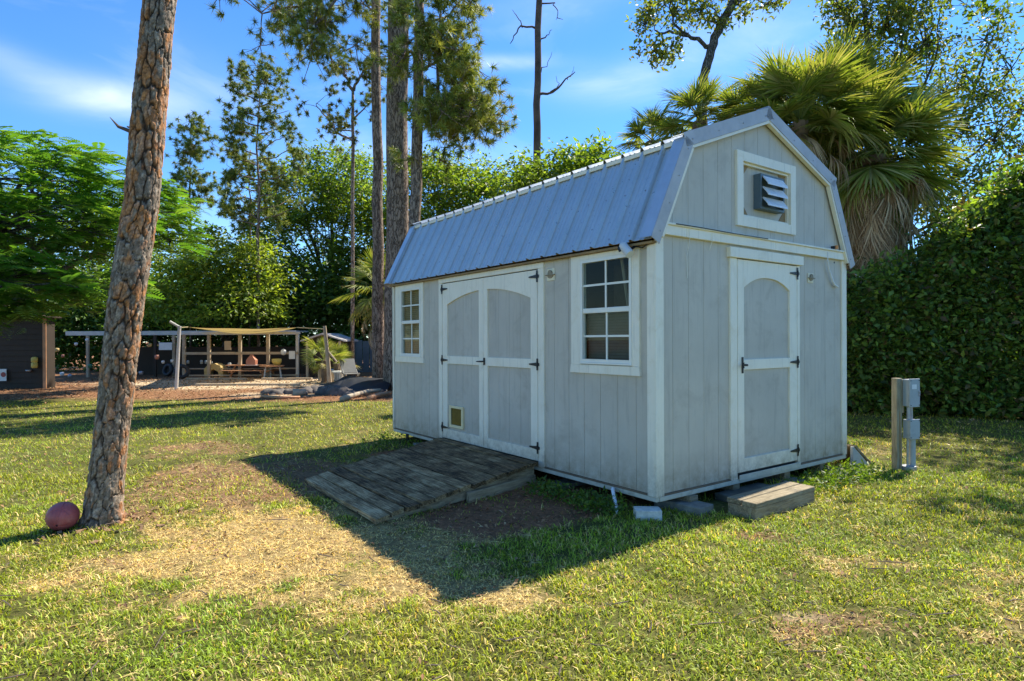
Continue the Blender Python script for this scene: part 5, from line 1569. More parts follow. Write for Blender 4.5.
# ---- hedge at the right
def hedge():
    r = np.random.default_rng(61)
    HF = lambda f: np.interp(f, [0, .25, .34, .42, .50, .62, 1], [2.1, 2.15, 2.4, 3.1, 3.8, 4.2, 4.4])
    a0, a1 = np.array([5.2, 13.3]), np.array([12.5, 9.9])
    d = a1 - a0; ln = np.linalg.norm(d); d /= ln; nrm = np.array([d[1], -d[0]]); nrm = nrm if nrm[1] < 0 else -nrm   # towards the lawn
    for k in range(7):
        f0, f1 = k / 7, (k + 1) / 7
        c2 = a0 + d * ln * (f0 + f1) / 2
        Hm = float(HF((f0 + f1) / 2))
        root = thing('hedge_bush', ['large leaved hedge bush nearest the back corner of the shed', 'large leaved hedge bush behind the utility post', 'second hedge bush right of the utility post', 'third hedge bush right of the utility post',
                      'hedge bush by the right edge of the photo', 'hedge bush just beyond the right edge', 'last hedge bush at the far right end'][k], 'bush', (c2[0], c2[1], 0), 0, 'tall dark hedge along the right side')
        n = 3300
        t_ = (r.random(n) - .5) * (ln / 7 + .5); 
        Hh = HF((k + .5) / 7 + t_ / ln) * (.86 + .42 * fbm((t_ + k * 1.1) * 2.2, t_ * 0 + 3.3, 69, 3)); zz = Hh * r.random(n) ** .85
        dep = 1.15 * np.sqrt(np.clip(1 - (zz / Hh) ** 3.5, .05, 1)) * (.58 + .85 * fbm((t_ + k * 2) * 1.5, zz * 1.5, 66))
        inner = r.random(n) ** 2 * .6
        off = dep * (1 - inner) * np.where(r.random(n) < .8, 1, -1)
        P2 = c2 + d * t_[:, None] + nrm * off[:, None]
        Pc = np.concatenate([P2, zz[:, None]], 1)
        Pc = Pc[fbm(Pc[:, 0] * 1.8 + Pc[:, 1], Pc[:, 2] * 2.2, 68, 3) > .36]
        # new shoots standing out of the top and face
        sh_ = []
        for q in range(46):
            tq = (r.random() - .5) * (ln / 7 + .2); hq = float(HF((k + .5) / 7 + tq / ln)) * (.80 + .25 * r.random())
            c0 = np.array([*(c2 + d * tq + nrm * r.normal() * .45), hq]); dv = np.array([r.normal() * .35, r.normal() * .35, 1.0])
            for w in range(7): sh_.append(c0 + dv * w * .085)
        Pc = np.concatenate([Pc, np.array(sh_)])
        per = 7; m_ = len(Pc)
        P = np.repeat(Pc, per, 0) + r.normal(size=(m_ * per, 3)) * .10
        keepz = P[:, 2] > .06; P = P[keepz]
        od = np.concatenate([np.tile(nrm, (len(P), 1)), np.full((len(P), 1), .2)], 1) * np.sign(((P[:, :2] - c2) @ nrm))[:, None] * .5
        b_ = np.array([c2[0], c2[1], 0])
        V, F, c = leaves(P - b_, r, .118, .55, GD + GM + ((.17, .20, .04), (.13, .10, .04)), .8, .2, .25, od, np.repeat(.6 + 1.2 * r.random(m_), per)[keepz])
        link('foliage', np_mesh('foliage', V, F, leafm, c), root)
        st_ = MB()
        for j in range(9):
            b2 = np.array([(r.random() - .5) * 1.2, (r.random() - .5) * .5, -.1]); e2 = b2 + [r.normal() * .3, r.normal() * .3, Hm * .75]
            st_.tube(limb_path(b2, e2, r, 0, 5), list(np.linspace(.035, .012, 5)), 6, cap=False)
        st_.build('stems', twig_bark, root)
hedge()

# ---- palms
def frond_mesh(name, mat, r, L=1.0, segn=26, droop=.5, spread=2.5, dead=False, cols=None):
    """fan frond: petiole along +x, costapalmate blade of folded segments"""
    Vs = []; Fs = []; Cs = []
    def quadstrip(pl, pr, c):
        b = len(Vs)
        for a_, b_ in zip(pl, pr): Vs.append(tuple(a_)); Vs.append(tuple(b_))
        for i in range(len(pl) - 1):
            Fs.append((b + 2 * i, b + 2 * i + 1, b + 2 * i + 3)); Cs.append(c); Fs.append((b + 2 * i, b + 2 * i + 3, b + 2 * i + 2)); Cs.append(c)
    def arc(s):   # costa / petiole path
        z = .30 * s - .55 * droop * s * s
        return Vector((s * (1 - .15 * droop * s), 0, z)) * L
    pet = (.30, .25, .10) if dead else (.16, .19, .05)
    pl = []; pr = []
    for i in range(7):
        s = i / 6 * .62; p_ = arc(s); w = (.022 - .012 * i / 6) * L
        pl.append(p_ + Vector((0, w, 0))); pr.append(p_ - Vector((0, w, 0)))
    quadstrip(pl, pr, pet)
    for i in range(segn):
        f = i / (segn - 1) * 2 - 1
        an = f * spread * .5 * (1 + .03 * r.standard_normal())
        s0 = .50 + .14 * (1 - abs(f)); o_ = arc(s0 * .95)
        ln = L * (.62 - .20 * abs(f) ** 2) * (.88 + .2 * r.random())
        dirn = Vector((math.cos(an), math.sin(an), .10 - .12 * abs(f) + .05 * r.standard_normal()))
        dirn.z -= droop * .35
        sd_ = Vector((-math.sin(an), math.cos(an), 0))
        c0 = np.array(cols)[r.integers(0, len(cols))] * (.75 + .5 * r.random())
        pl = []; pr = []; pm = []
        nn_ = 5
        for k in range(nn_):
            t_ = k / (nn_ - 1)
            p_ = o_ + dirn * ln * t_ + Vector((0, 0, -ln * (.10 + .75 * droop + (.25 if dead else 0) + .15 * r.random()) * max(0, t_ - .35) ** 1.8))
            w = L * .0150 * (1.0 if t_ < .55 else (1 - t_) / .45 + .04) * (1 if t_ > .1 else .45)
            pl.append(p_ + sd_ * w + Vector((0, 0, w * .7))); pr.append(p_)
        b = len(Vs)
        for k in range(nn_):
            w_ = (pl[k] - pr[k]); q = pr[k] + Vector((-w_.x, -w_.y, w_.z))
            Vs.extend([tuple(pl[k]), tuple(pr[k]), tuple(q)])
        for k in range(nn_ - 1):
            a = b + 3 * k
            for f3 in ((a, a + 1, a + 4), (a, a + 4, a + 3), (a + 1, a + 2, a + 5), (a + 1, a + 5, a + 4)): Fs.append(f3); Cs.append(c0)
    return np_mesh(name, Vs, Fs, mat, np.array(Cs))
rp = np.random.default_rng(81)
PG = ((.23, .29, .055), (.18, .25, .045), (.31, .34, .10), (.15, .205, .045), (.38, .37, .16))
PDm = ((.40, .28, .15), (.50, .37, .22), (.27, .18, .095), (.58, .46, .29))
live = [frond_mesh('frond', palmm, rp, 1.0, 30, dr, sp2, cols=PG) for dr, sp2 in ((.02, 2.5), (.12, 2.9), (.28, 2.6), (.06, 3.0))]
PY = ((.24, .23, .05), (.30, .24, .08), (.18, .19, .04))
yell = [frond_mesh('frond', palmm, rp, 1.0, 26, .6, 2.5, cols=PY)]
dead = [frond_mesh('dead_frond', litterm, rp, 1.0, 22, dr, 1.7, True, cols=PDm) for dr in (.95, 1.15, 1.3)]
def palm(label, base, H, L, nlive, ndead, seed, group='cabbage palms around the shed', trunk_r=.16, lean=(0, 0), name='palm_tree', el=(82, -45), dlen=1.0):
    r = np.random.default_rng(seed)
    root = thing(name, label, 'palm tree', base, 0, group)
    top = Vector((lean[0], lean[1], H))
    pts = [Vector((lean[0] * t_ ** 1.5, lean[1] * t_ ** 1.5, H * t_ - .1 * (1 - t_))) for t_ in np.linspace(0, 1, 12)]
    mb = MB()
    rr = []; pp = []
    for i in range(11):
        for k in range(4):
            pp.append(pts[i].lerp(pts[i + 1], k / 4)); rr.append(trunk_r * (1.15 if k % 2 else .95) * (1.25 if i == 0 else 1))
    pp.append(pts[-1]); rr.append(trunk_r)
    mb.tube(pp, rr, 12).build('trunk', palm_bark, root)
    ga = 2.39996
    for i in range(nlive):
        f = (i + .5) / nlive
        e_ = R(el[0] + (el[1] - el[0]) * f ** .9) + r.normal() * .10
        a_ = i * ga + r.normal() * .15
        s = L * (.72 + .42 * r.random()) * (.75 + .25 * min(1, f * 3))
        me = live[r.integers(0, len(live))] if f < .86 or r.random() < .5 else yell[0]
        link('frond', me, root, top + Vector((0, 0, (.5 - f) * .35)), Euler((r.normal() * .5, -e_ + .25 + r.normal() * .12, a_)), None, (s, s, s))
    for i in range(ndead):
        a_ = i * ga + r.normal() * .3; f = (i + .5) / max(1, ndead)
        e_ = R(-42 - 44 * f) + r.normal() * .08
        s = L * dlen * (.62 + .3 * r.random())
        link('dead_frond', dead[r.integers(0, 3)], root, top + Vector((math.cos(a_) * .12, math.sin(a_) * .12, -.15 - min(1.55, H * .3) * f)), Euler((r.normal() * .3, -e_ - .35, a_)), None, (s, s * .8, s))
    return root
pa = at(874, 160, 13.6); palm('big cabbage palm with hanging skirt of dead brown fronds behind the gable', (pa.x, pa.y, 0), pa.z + .1, 1.68, 96, 130, 91, lean=(0, 0), trunk_r=.22, dlen=.82)
pa = at(800, 122, 13.0); palm('upright bright cabbage palm rising behind the gable peak', (pa.x, pa.y, 0), pa.z, 1.42, 60, 24, 92, el=(86, -25))
pa = at(846, 112, 14.4); palm('tallest yellow green cabbage palm head between the two big palms', (pa.x, pa.y, 0), pa.z, 1.55, 56, 14, 96, el=(88, -20))
pa = at(700, 122, 14.5); palm('small dense cabbage palm above the near left roof corner', (pa.x, pa.y, 0), pa.z, 1.0, 44, 12, 93)
pa = at(652, 142, 16); palm('small dark cabbage palm left of the near roof corner', (pa.x, pa.y, 0), pa.z, .98, 38, 10, 94)
pa = at(752, 122, 14); palm('mid size cabbage palm filling the gap left of the gable peak', (pa.x, pa.y, 0), pa.z, .95, 40, 10, 95)
palm('young palm with drooping fans at the far left corner of the shed', foot(378, 19.5), at(378, 288, 19.5).z, 1.25, 26, 8, 97, trunk_r=.12)
palm('low young fan palm beside the leaning pole', foot(324, 20.4), .75, .80, 16, 2, 98, trunk_r=.09, el=(80, 15))
palm('second low young fan palm right of the leaning pole', foot(336, 21.3), .6, .75, 14, 2, 99, trunk_r=.08, el=(80, 15))
#==YARD==
# ================================================================== the yard at the back
def g(u, v, dz=0.0):
    """ground point seen at pixel u,v"""
    Y = (CAM_H - dz) * FPX / (v - 340.5 - 0.0041 * (u - 512) * -1 * -1 + 0.9) if False else (CAM_H - dz) * FPX / max(1, (v - 341.4 + .0041 * (u - 512)))
    p_ = at(u, v, Y); return Vector((p_.x, p_.y, 0))
YB = 23.5     # back line of the pens
def X_(u, Y): return at(u, 340, Y).x
def Z_(v, Y, u=230): return at(u, v, Y).z
# long rail structure (open pen) with posts, rails and metal roof behind
pen = thing('animal_pen', 'long open timber pen with posts and rails under a low metal roof', 'pen', (X_(240, YB), YB, 0))
ox = X_(240, YB)
for u in (184, 209, 240, 268, 297.5):
    x = X_(u, YB) - ox
    MB().box(x - .055, x + .055, -.05, .05, -.1, Z_(332.5, YB), ch=.005).build('post', palewood if u < 290 else whitepost, pen)
x0, x1 = X_(178, YB) - ox, X_(301, YB) - ox
MB().box(x0, x1, -.056, -.051 - .05, Z_(334.5, YB), Z_(332, YB), ch=.004).build('top_beam', whitepost, pen)
MB().box(x0 + .2, x1 - .1, -.052, -.085, Z_(354.5, YB), Z_(352, YB), ch=.004).build('middle_rail', palewood, pen)
MB().box(x0 + .2, x1 - .1, -.052, -.085, Z_(376, YB), Z_(374.5, YB), ch=.004).build('bottom_rail', palewood, pen)
for k in range(3):
    xa = X_(75 + k * 75, YB + 1.5) - ox; xb_ = X_(75 + (k + 1) * 75, YB + 1.5) - ox - .02
    MB().box(xa, xb_, 1.0, 2.6, Z_(331, YB) - .02, Z_(331, YB) + .03).build('roof_sheet', rakem, pen)
    MB().box(xa, xb_, .97, .995, Z_(334, YB) - .02, Z_(331, YB) + .02).build('roof_edge', whitepost, pen)
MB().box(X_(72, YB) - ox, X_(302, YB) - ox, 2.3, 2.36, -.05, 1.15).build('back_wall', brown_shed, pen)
for k, u in enumerate((78, 96, 118, 147, 166)):
    x = X_(u, YB) - ox
    MB().box(x - .05, x + .05, .5, .58, -.1, Z_(335, YB), ch=.005).build('post', brown_shed if k % 2 else palewood, pen)
# leaning front post holding the sail, with its brace
fp = g(176, 391); Yp = fp.y
sp = thing('sail_post', 'pale leaning sail post with short diagonal arm in front of the pen', 'post', (fp.x, fp.y, 0))
t1 = at(179.5, 326, Yp) - Vector((fp.x, fp.y, 0))
MB().tube([(0, 0, -.1), tuple(t1)], [.05, .045], 10).build('pole', whitepost, sp)
a1 = at(170, 321.5, Yp) - Vector((fp.x, fp.y, 0)); b1 = at(181, 328, Yp) - Vector((fp.x, fp.y, 0))
MB().tube([tuple(a1), tuple(b1)], .035, 8).build('arm', whitepost, sp)
# leaning pole
lp = g(330, 386); Yl = lp.y
ln_ = thing('leaning_pole', 'weathered pole leaning left above the young fan palms', 'pole', (lp.x, lp.y, 0))
t2 = at(324.5, 326, Yl) - Vector((lp.x, lp.y, 0))
MB().tube([(0, 0, -.1), tuple(t2 * .5 + Vector((.01, 0, 0))), tuple(t2)], [.075, .065, .055], 10).build('pole', palewood, ln_)
m2 = at(327, 350, Yl) - Vector((lp.x, lp.y, 0)); m3 = at(337, 362, Yl) - Vector((lp.x, lp.y, 0))
MB().tube([tuple(m2), tuple(m3)], .03, 6).build('side_arm', palewood, ln_)
pp_ = g(319.5, 383)
o = MB().tube([(0, 0, -.1), (.01, 0, .48)], .055, 9).build('short_post', palewood); o.location = pp_
tag(o, 'short stump-like pale post left of the leaning pole', 'post')
# yellow shade sail slung between the posts
Ys = 21.5
def sail():
    A = at(188, 327, Yp + .5); B = at(296, 327.5, Ys + 1); C = at(292, 329, YB - .1); D = at(205, 329, YB + .6)
    n = 20; Vv = []; 
    for i in range(n + 1):
        for j in range(9):
            s, t_ = i / n, j / 8
            p_ = (A * (1 - s) + B * s) * (1 - t_) + (D * (1 - s) + C * s) * t_
            sag = 4 * s * (1 - s) * (.22 * (1 - (2 * t_ - 1) ** 2) + .08) + .012 * math.sin(s * 13 + t_ * 5)
            p_ = p_ - Vector((0, 0, sag * .62))
            Vv.append(p_ - A)
    idx = lambda i, j: i * 9 + j
    Ff = [(idx(i, j), idx(i + 1, j), idx(i + 1, j + 1), idx(i, j + 1)) for i in range(n) for j in range(8)]
    m, t, b = new_mat('sail_cloth')
    t.links.new(ramp(t, noise(t, 3, 5, .6), [(.3, (.34, .25, .095)), (.7, (.48, .37, .15))]), b.inputs['Base Color'])
    b.inputs['Roughness'].default_value = .85
    tl = N(t, 'ShaderNodeBsdfTranslucent'); tl.inputs[0].default_value = (.50, .38, .14, 1)
    mx = N(t, 'ShaderNodeMixShader'); mx.inputs[0].default_value = .35
    t.links.new(b.outputs[0], mx.inputs[1]); t.links.new(tl.outputs[0], mx.inputs[2]); t.links.new(mx.outputs[0], t.nodes['Material Output'].inputs[0])
    o = link('shade_sail', np_mesh('shade_sail', [tuple(v) for v in Vv], Ff, m, smooth=True), None, A)
    tag(o, 'yellow tan shade sail sagging over the picnic table', 'shade sail')
    MB().tube([tuple(B - A), tuple(at(324.5, 329, Yl) - A)], .012, 5).build('guy_rope', tan_rope, o)
    MB().tube([(0, 0, 0), tuple(at(180, 327.5, Yp) - A)], .012, 5).build('guy_rope', tan_rope, o)
sail()
# picnic table
tbp = g(254, 379); 
pt_ = thing('picnic_table', 'brown wooden picnic table under the yellow sail', 'table', (tbp.x, tbp.y, 0), R(-6))
sc_ = tbp.y / FPX
hw = 25 * sc_ 
zt_ = (379 - 366.5) * sc_
for k in range(5):
    MB().box(-hw, hw * .82, -.35 + .145 * k, -.35 + .145 * k + .135, zt_ - .035, zt_, ch=.004).build('table_plank', tablewood, pt_)
for s_ in (-1, 1):
    for k in range(2):
        MB().box(-hw * 1.0, hw * 1.05, s_ * (.62 + .13 * k) - .06, s_ * (.62 + .13 * k) + .06, .27, .30, ch=.004).build('bench_plank', tablewood, pt_)
for x in (-hw * .7, hw * .6):
    for s_ in (-1, 1):
        MB().tube([(x, s_ * .55, -.05), (x, s_ * .15, zt_ - .04)], .04, 6).build('leg', tablewood, pt_)
    MB().box(x + .041, x + .08, -.72, .72, .20, .268).build('cross_beam', tablewood, pt_)
# stools / round table top at its right end
st_ = thing('side_table', 'small round side table with pale top at the right end of the picnic table', 'table', g(272, 380))
MB().lathe([(.42, .43), (.44, .45), (.44, .47), (.42, .48)], 20).build('table_top', tablewood, st_)
for a in range(3):
    MB().tube([(.28 * math.cos(a * 2.1), .28 * math.sin(a * 2.1), .43), (.36 * math.cos(a * 2.1), .36 * math.sin(a * 2.1), -.05)], .03, 6).build('leg', whitepost, st_)
def lathe_obj(name, label, cat, pos, prof, mat, n=16, rot=None, group=None, extra=None):
    o = MB().lathe(prof, n).build(name, mat, None, None, True); o.location = pos
    if rot: o.rotation_euler = rot
    tag(o, label, cat, group)
    return o
P_ = g(252, 380); top_ = Vector((P_.x, P_.y, zt_))
o = MB().prism([(-.17, 0), (.17, 0), (.17, .2), (.0, .40), (-.17, .2)], lambda a, b, d: (a, d, b), -.12, .12).build('toy_house', pinkm); o.location = top_ + Vector((0, 0, .002))
tag(o, 'small pinkish toy house standing on the picnic table', 'toy')
MB().box(-.2, .2, -.14, .14, -.0, .02).build('base', whitem, o)
lathe_obj('planter_pot', 'yellow pot standing on the round side table', 'pot', g(272, 380) + Vector((.18, 0, .482)), [(.10, 0), (.17, .12), (.18, .22), (.15, .24)], yellowm)
# straw basket / hay lump by the pen
o = thing('straw_bundle', 'straw coloured arched cat house in front of the pen posts', 'bundle', g(216.5, 379))
mb = MB(); n = 9
mb.prism([(-.34, 0), (-.36, .32), (-.2, .50), (.05, .54), (.26, .44), (.36, .2), (.38, 0), (.22, 0), (.18, .22), (0, .32), (-.16, .22), (-.18, 0)], lambda a, b, d: (a, d, b), -.25, .25)
mb.build('shell', dogm, o); MB().box(-.17, .17, .1, .2, 0, .25).build('inner_back', rubber, o)
# tyre/wheel stack by the front post
def tyre(label, pos, rot, s=1.0):
    prof = [(.17, -.07), (.26, -.09), (.31, -.05), (.32, 0), (.31, .05), (.26, .09), (.17, .07), (.16, 0), (.17, -.07)]
    o = MB().lathe([(a * s, b * s) for a, b in prof], 22, closed=False).build('tyre', rubber, None, None, True); o.location = pos; o.rotation_euler = rot
    return tag(o, label, 'tyre')
tyre('dark tyre leaning against the foot of the pale sail post', g(182, 381) + Vector((0, 0, .28)), (R(80), 0, R(20)), .85)
tyre('dark tyre behind the sail post, half hidden in the pen shade', g(168, 379) + Vector((0, 0, .28)), (R(78), 0, R(-20)), .8)
# signs and papers on the pen
def sign(name, label, u0, u1, v0, v1, Y, mat, border=None):
    a, b_ = at(u0, v1, Y), at(u1, v0, Y)
    o = MB().box(0, b_.x - a.x, -.012, .012, 0, b_.z - a.z, ch=.003).build(name, mat); o.location = a
    tag(o, label, 'sign' if 'sign' in name else 'panel')
    if border: MB().box(.03, b_.x - a.x - .03, -.016, -.0125, .03, b_.z - a.z - .03).build('face', border, o)
    return o
sign('wall_sign', 'pale rectangular sign board hanging between the left pen posts', 159, 172, 342.5, 350, YB + .45, whitem)
sign('wall_sign', 'small beige sign hanging on the pen between the middle posts', 224.5, 231, 341, 350, YB - .12, palewood)
sign('wall_sign', 'small white notice on the pen beside the right corner post', 289, 295, 351, 359, YB - .12, whitem)
lathe_obj('hanging_lamp', 'white round hanging lantern left of the small white notice', 'lantern', at(283.5, 352, YB - .1), [(.02, .12), (.09, .07), (.11, 0), (.08, -.09), (.02, -.12)], whitem)
# pale buckets and jugs inside the pen
items = [(188, 362, 'white round jug on the low pen shelf at far left', 3.2), (201.5, 362, 'white bucket second from left in the pen', 3.6), (206, 362, 'white bucket close right of another bucket', 3.4), (212, 363, 'small grey tub beside the straw coloured cat house', 2.6), (229.5, 365, 'large pale tub behind the picnic table left end', 4.6), (239, 364, 'pale jug beside the large pale tub', 3.2), (256.5, 361, 'tall white bottle behind the toy house', 2.0)]
for u, v, lb, w in items:
    c = at(u, v, YB + .25); s = w * YB / FPX * .5
    lathe_obj('bucket', lb, 'bucket', c - Vector((0, 0, s)), [(s * .7, 0), (s * .8, s * 1.5), (s * .6, s * 2), (s * .3, s * 2.1)], plastic_g, 12, group='pale containers in the pen')
o = MB().box(X_(183, YB), X_(295, YB), YB + .1, YB + .55, at(240, 368.5, YB).z - .03, at(240, 368.5, YB).z).build('pen_shelf', palewood); tag(o, 'low pale shelf board running inside the pen', 'shelf')
# darker clutter left of the post
cl = [(150, 345, 'straw hat shaped dome hanging high left in the pen', dogm, 3.5), (157, 357, 'pink round tub in the dark left pen', pinkm, 4.5), (163, 362, 'white jug below the pink tub', whitem, 3), (141, 373, 'grey bowl at the foot of the left pen', galv, 4), (172, 361, 'white pail near the sail post', whitem, 3), (57, 350, 'orange round tub in the gap beside the brown shed', dogm, 4), (63, 356, 'pink round tub below the orange one', pinkm, 3), (76, 344, 'pale round hanging ball in the dark gap', whitem, 3), (87, 340, 'white round pot beneath the roof edge', whitem, 3), (62, 374, 'white jug low in the dark gap', whitem, 4), (70, 376, 'grey bucket low in the dark gap', galv, 4), (90, 366, 'green watering can in the dark gap', greenm, 4)]
for u, v, lb, mt, w in cl:
    Yc = YB - .4; c = at(u, v, Yc); s = w * Yc / FPX * .5
    lathe_obj('tub', lb, 'tub', c - Vector((0, 0, s)), [(s * .7, 0), (s, s * .9), (s * .95, s * 1.8), (s * .4, s * 2)], mt, 12, group='clutter in the left pen')
# low edging boards / sunlit slabs in front of the pen
for k, (u0, u1, v, lb) in enumerate(((187, 246, 381.5, 'long pale board edging the sandy yard on the left'), (262, 312, 381.5, 'long pale board edging the sandy yard on the right'), (196, 300, 387.5, 'long low pale kerb board in front of the sandy yard'))):
    a, b_ = g(u0, v), g(u1, v)
    o = MB().box(0, (b_ - a).length, -.06, .06, -.03, .07, ch=.006).build('edging_board', palewood); o.location = a; o.rotation_euler = (0, 0, math.atan2((b_ - a).y, (b_ - a).x))
    tag(o, lb, 'board', 'edging boards of the sandy yard')
# small hut with a metal gable roof
hp = g(322, 377); hp.y = 23; hp.x = X_(322, 23)
hut = thing('small_hut', 'little brown hut with a shallow metal gable roof right of the pen', 'hut', hp)
k_ = 23 / FPX
hw = 19 * k_; ez = at(322, 341, 23).z; rz = at(322, 334.5, 23).z
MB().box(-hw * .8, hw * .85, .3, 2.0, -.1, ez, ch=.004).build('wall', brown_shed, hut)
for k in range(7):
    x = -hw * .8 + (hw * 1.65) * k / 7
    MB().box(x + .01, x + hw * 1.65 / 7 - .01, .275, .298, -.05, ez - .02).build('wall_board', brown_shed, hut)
for s_ in (-1, 1):
    MB().prism([(0, rz), (s_ * hw * 1.15, ez - .02), (s_ * hw * 1.15, ez + .03), (0, rz + .06)], lambda a, b, d: (a, d, b), .0, 2.2).build('roof_panel', rakem, hut)
for x in (-hw * .82, hw * .1, hw * .9):
    MB().box(x - .04, x + .04, .05, .13, -.1, ez - .01).build('post', palewood, hut)
# blue-grey board fence
fx0, fx1, Yf = X_(342, 27), X_(392, 27), 27
fe = thing('board_fence', 'blue grey board fence behind the pine trunks beside the hut', 'fence', ((fx0 + fx1) / 2, Yf, 0))
nfb = 14; wd_ = (fx1 + 2 - fx0) / nfb
for k in range(nfb):
    MB().box(fx0 + k * wd_ - (fx0 + fx1) / 2 + .01, fx0 + (k + 1) * wd_ - (fx0 + fx1) / 2 - .01, 0, .025, 0, at(365, 341, 27).z + .02 * (k % 3), ch=.003).build('board', fence_blue, fe)
for z in (.3, 1.1):
    MB().box(fx0 - (fx0 + fx1) / 2, fx1 + 2 - (fx0 + fx1) / 2, .026, .07, z, z + .09).build('rail', fence_blue, fe)
# brown shed at the left edge
bs = g(20, 388); bs = Vector((X_(18, 18.4), 18.4, 0))
k_ = 18.4 / FPX
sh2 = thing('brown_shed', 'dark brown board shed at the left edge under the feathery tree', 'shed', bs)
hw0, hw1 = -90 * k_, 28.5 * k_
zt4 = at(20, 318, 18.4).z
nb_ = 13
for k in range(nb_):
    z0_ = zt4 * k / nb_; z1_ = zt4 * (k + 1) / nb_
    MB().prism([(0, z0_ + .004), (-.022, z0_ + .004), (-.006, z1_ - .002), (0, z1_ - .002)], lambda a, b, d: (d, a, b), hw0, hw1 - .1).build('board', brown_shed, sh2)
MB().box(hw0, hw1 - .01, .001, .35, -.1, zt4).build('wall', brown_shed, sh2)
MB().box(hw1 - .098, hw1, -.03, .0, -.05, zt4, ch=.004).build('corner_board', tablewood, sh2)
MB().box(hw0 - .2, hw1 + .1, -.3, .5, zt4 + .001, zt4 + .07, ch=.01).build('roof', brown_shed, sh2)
Yw = 18.3
lathe_obj('insulator_can', 'yellow white striped can hanging on the brown shed wall', 'can', at(34.5, 368, Yw) , [(.06, 0), (.085, .02), (.085, .14), (.06, .16), (.085, .18), (.085, .30), (.05, .33)], yellowm)
o = sign('wall_sign', 'faded white sign with a red spot on the brown shed wall at the left edge', 0, 6.5, 369, 381, Yw, whitem)
o2 = MB().lathe([(.0, .001), (.075, .0), (.075, .006), (.0, .007)], 14, closed=False).build('red_spot', redm, o); o2.location = (.11, -.013, .19); o2.rotation_euler = (R(90), 0, 0)
lathe_obj('metal_bowl', 'small metal bowl hanging low on the brown shed wall', 'bowl', at(28.5, 371, Yw), [(.03, -.03), (.07, .0), (.08, .04), (.05, .03)], galv)
# black fabric heap, rocks, logs, chairs at the bed by the pine
def lump(name, label, cat, pos, rx, ry_, rz_, mat, seed, n=26, group=None, rot=0.0, bumpy=.25):
    r = np.random.default_rng(seed)
    m_ = n // 2; Vv = []; 
    for i in range(m_ + 1):
        for j in range(n):
            ph = math.pi * i / m_; th = 2 * math.pi * j / n
            d = np.array([math.sin(ph) * math.cos(th), math.sin(ph) * math.sin(th), math.cos(ph)])
            k = 1 + bumpy * (float(fbm(np.array([d[0] * 1.7 + seed]), np.array([d[1] * 1.7 + d[2] * 2.3]), seed)[0]) - .5) * 2 + .06 * math.sin(7 * d[0] + 5 * d[2] + seed)
            Vv.append((d[0] * rx * k, d[1] * ry_ * k, max(-.05, d[2] * rz_ * k)))
    Ff = [(i * n + j, (i + 1) * n + j, (i + 1) * n + (j + 1) % n, i * n + (j + 1) % n) for i in range(m_) for j in range(n)]
    o = link(name, np_mesh(name, Vv, Ff, mat, smooth=False), None, pos, (0, 0, rot)); return tag(o, label, cat, group)
# tarp: draped sheet with folds over a low heap
a, b_ = g(322, 391), g(392, 391)
def tarp():
    r = np.random.default_rng(3)
    n1_, n2_ = 60, 22
    Vv = []
    for i in range(n1_ + 1):
        for j in range(n2_ + 1):
            s, t_ = i / n1_, j / n2_
            p_ = a.lerp(b_, s) + Vector((.15 * math.sin(s * 9), -1.0 + 2.6 * t_ + .2 * math.sin(s * 6), 0))
            h = .36 * math.sin(math.pi * min(1, max(0, t_ * 1.02))) ** .7 * (0.45 + .55 * sst(np.array([0.]), np.array([.25]), np.array([s]))[0]) * (1 - .3 * s * s)
            h += .10 * (float(fbm(np.array([s * 9.]), np.array([t_ * 4.]), 8)[0]) - .5) * math.sin(math.pi * t_)
            Vv.append((p_.x - a.x, p_.y - a.y, max(.015, h)))
    w = n2_ + 1
    Ff = [(i * w + j, (i + 1) * w + j, (i + 1) * w + j + 1, i * w + j + 1) for i in range(n1_) for j in range(n2_)]
    o = link('black_tarp', np_mesh('black_tarp', Vv, Ff, tarpm), None, a); tag(o, 'crumpled black tarp over a low heap at the foot of the thick pine', 'tarp')
tarp()
rk = [(318, 394.5, .34, .25, .2), (327, 396, .3, .25, .22), (336, 396.5, .34, .28, .26), (345, 397, .26, .22, .2), (308, 395, .3, .22, .16), (300, 396.5, .34, .2, .13), (290, 395.5, .24, .2, .14), (277, 396, .3, .22, .14), (268, 395, .2, .18, .12), (352, 398, .24, .2, .14)]
rl = ['rounded grey rock at the left front of the black tarp', 'middle of three rounded rocks before the tarp', 'largest pale grey rock in front of the tarp', 'rock right of the largest pale rock', 'low brown grey rock left of the tarp', 'flat long rock beside the low kerb', 'small rock beside the end of the pale board', 'dark rock cluster stone on the mulch', 'leftmost small stone of the rock row', 'small stone at the right end of the rock row']
for k, (u, v, a_, b2, c_) in enumerate(rk):
    lump('rock', rl[k], 'rock', g(u, v), a_, b2, c_, stonem, 100 + k, group='rocks edging the planting bed', rot=k)
def log(name, label, pts, rad, mat=None, group='roots and branches lying on the mulch'):
    q = [g(u, v) + Vector((0, 0, z)) for u, v, z in pts]; b0 = q[0].copy()
    o = MB().tube([tuple(p_ - b0) for p_ in q], [rad * k for k in np.linspace(1, .6, len(q))], 8).build(name, mat or palewood, None, None, True); o.location = b0
    return tag(o, label, 'log', group)
log('fallen_branch', 'long pale crooked branch in front of the tarp', [(342, 403, .05), (355, 400, .08), (368, 397, .10), (380, 395.5, .1)], .07)
log('fallen_branch', 'second branch lying nearer the shed corner', [(369, 402.5, .05), (380, 399.5, .08), (390, 398, .08)], .07, tablewood)
log('fallen_branch', 'thin branch left along the edge of the lawn', [(262, 400, .04), (280, 401.5, .05), (300, 400.5, .04)], .045, tablewood)
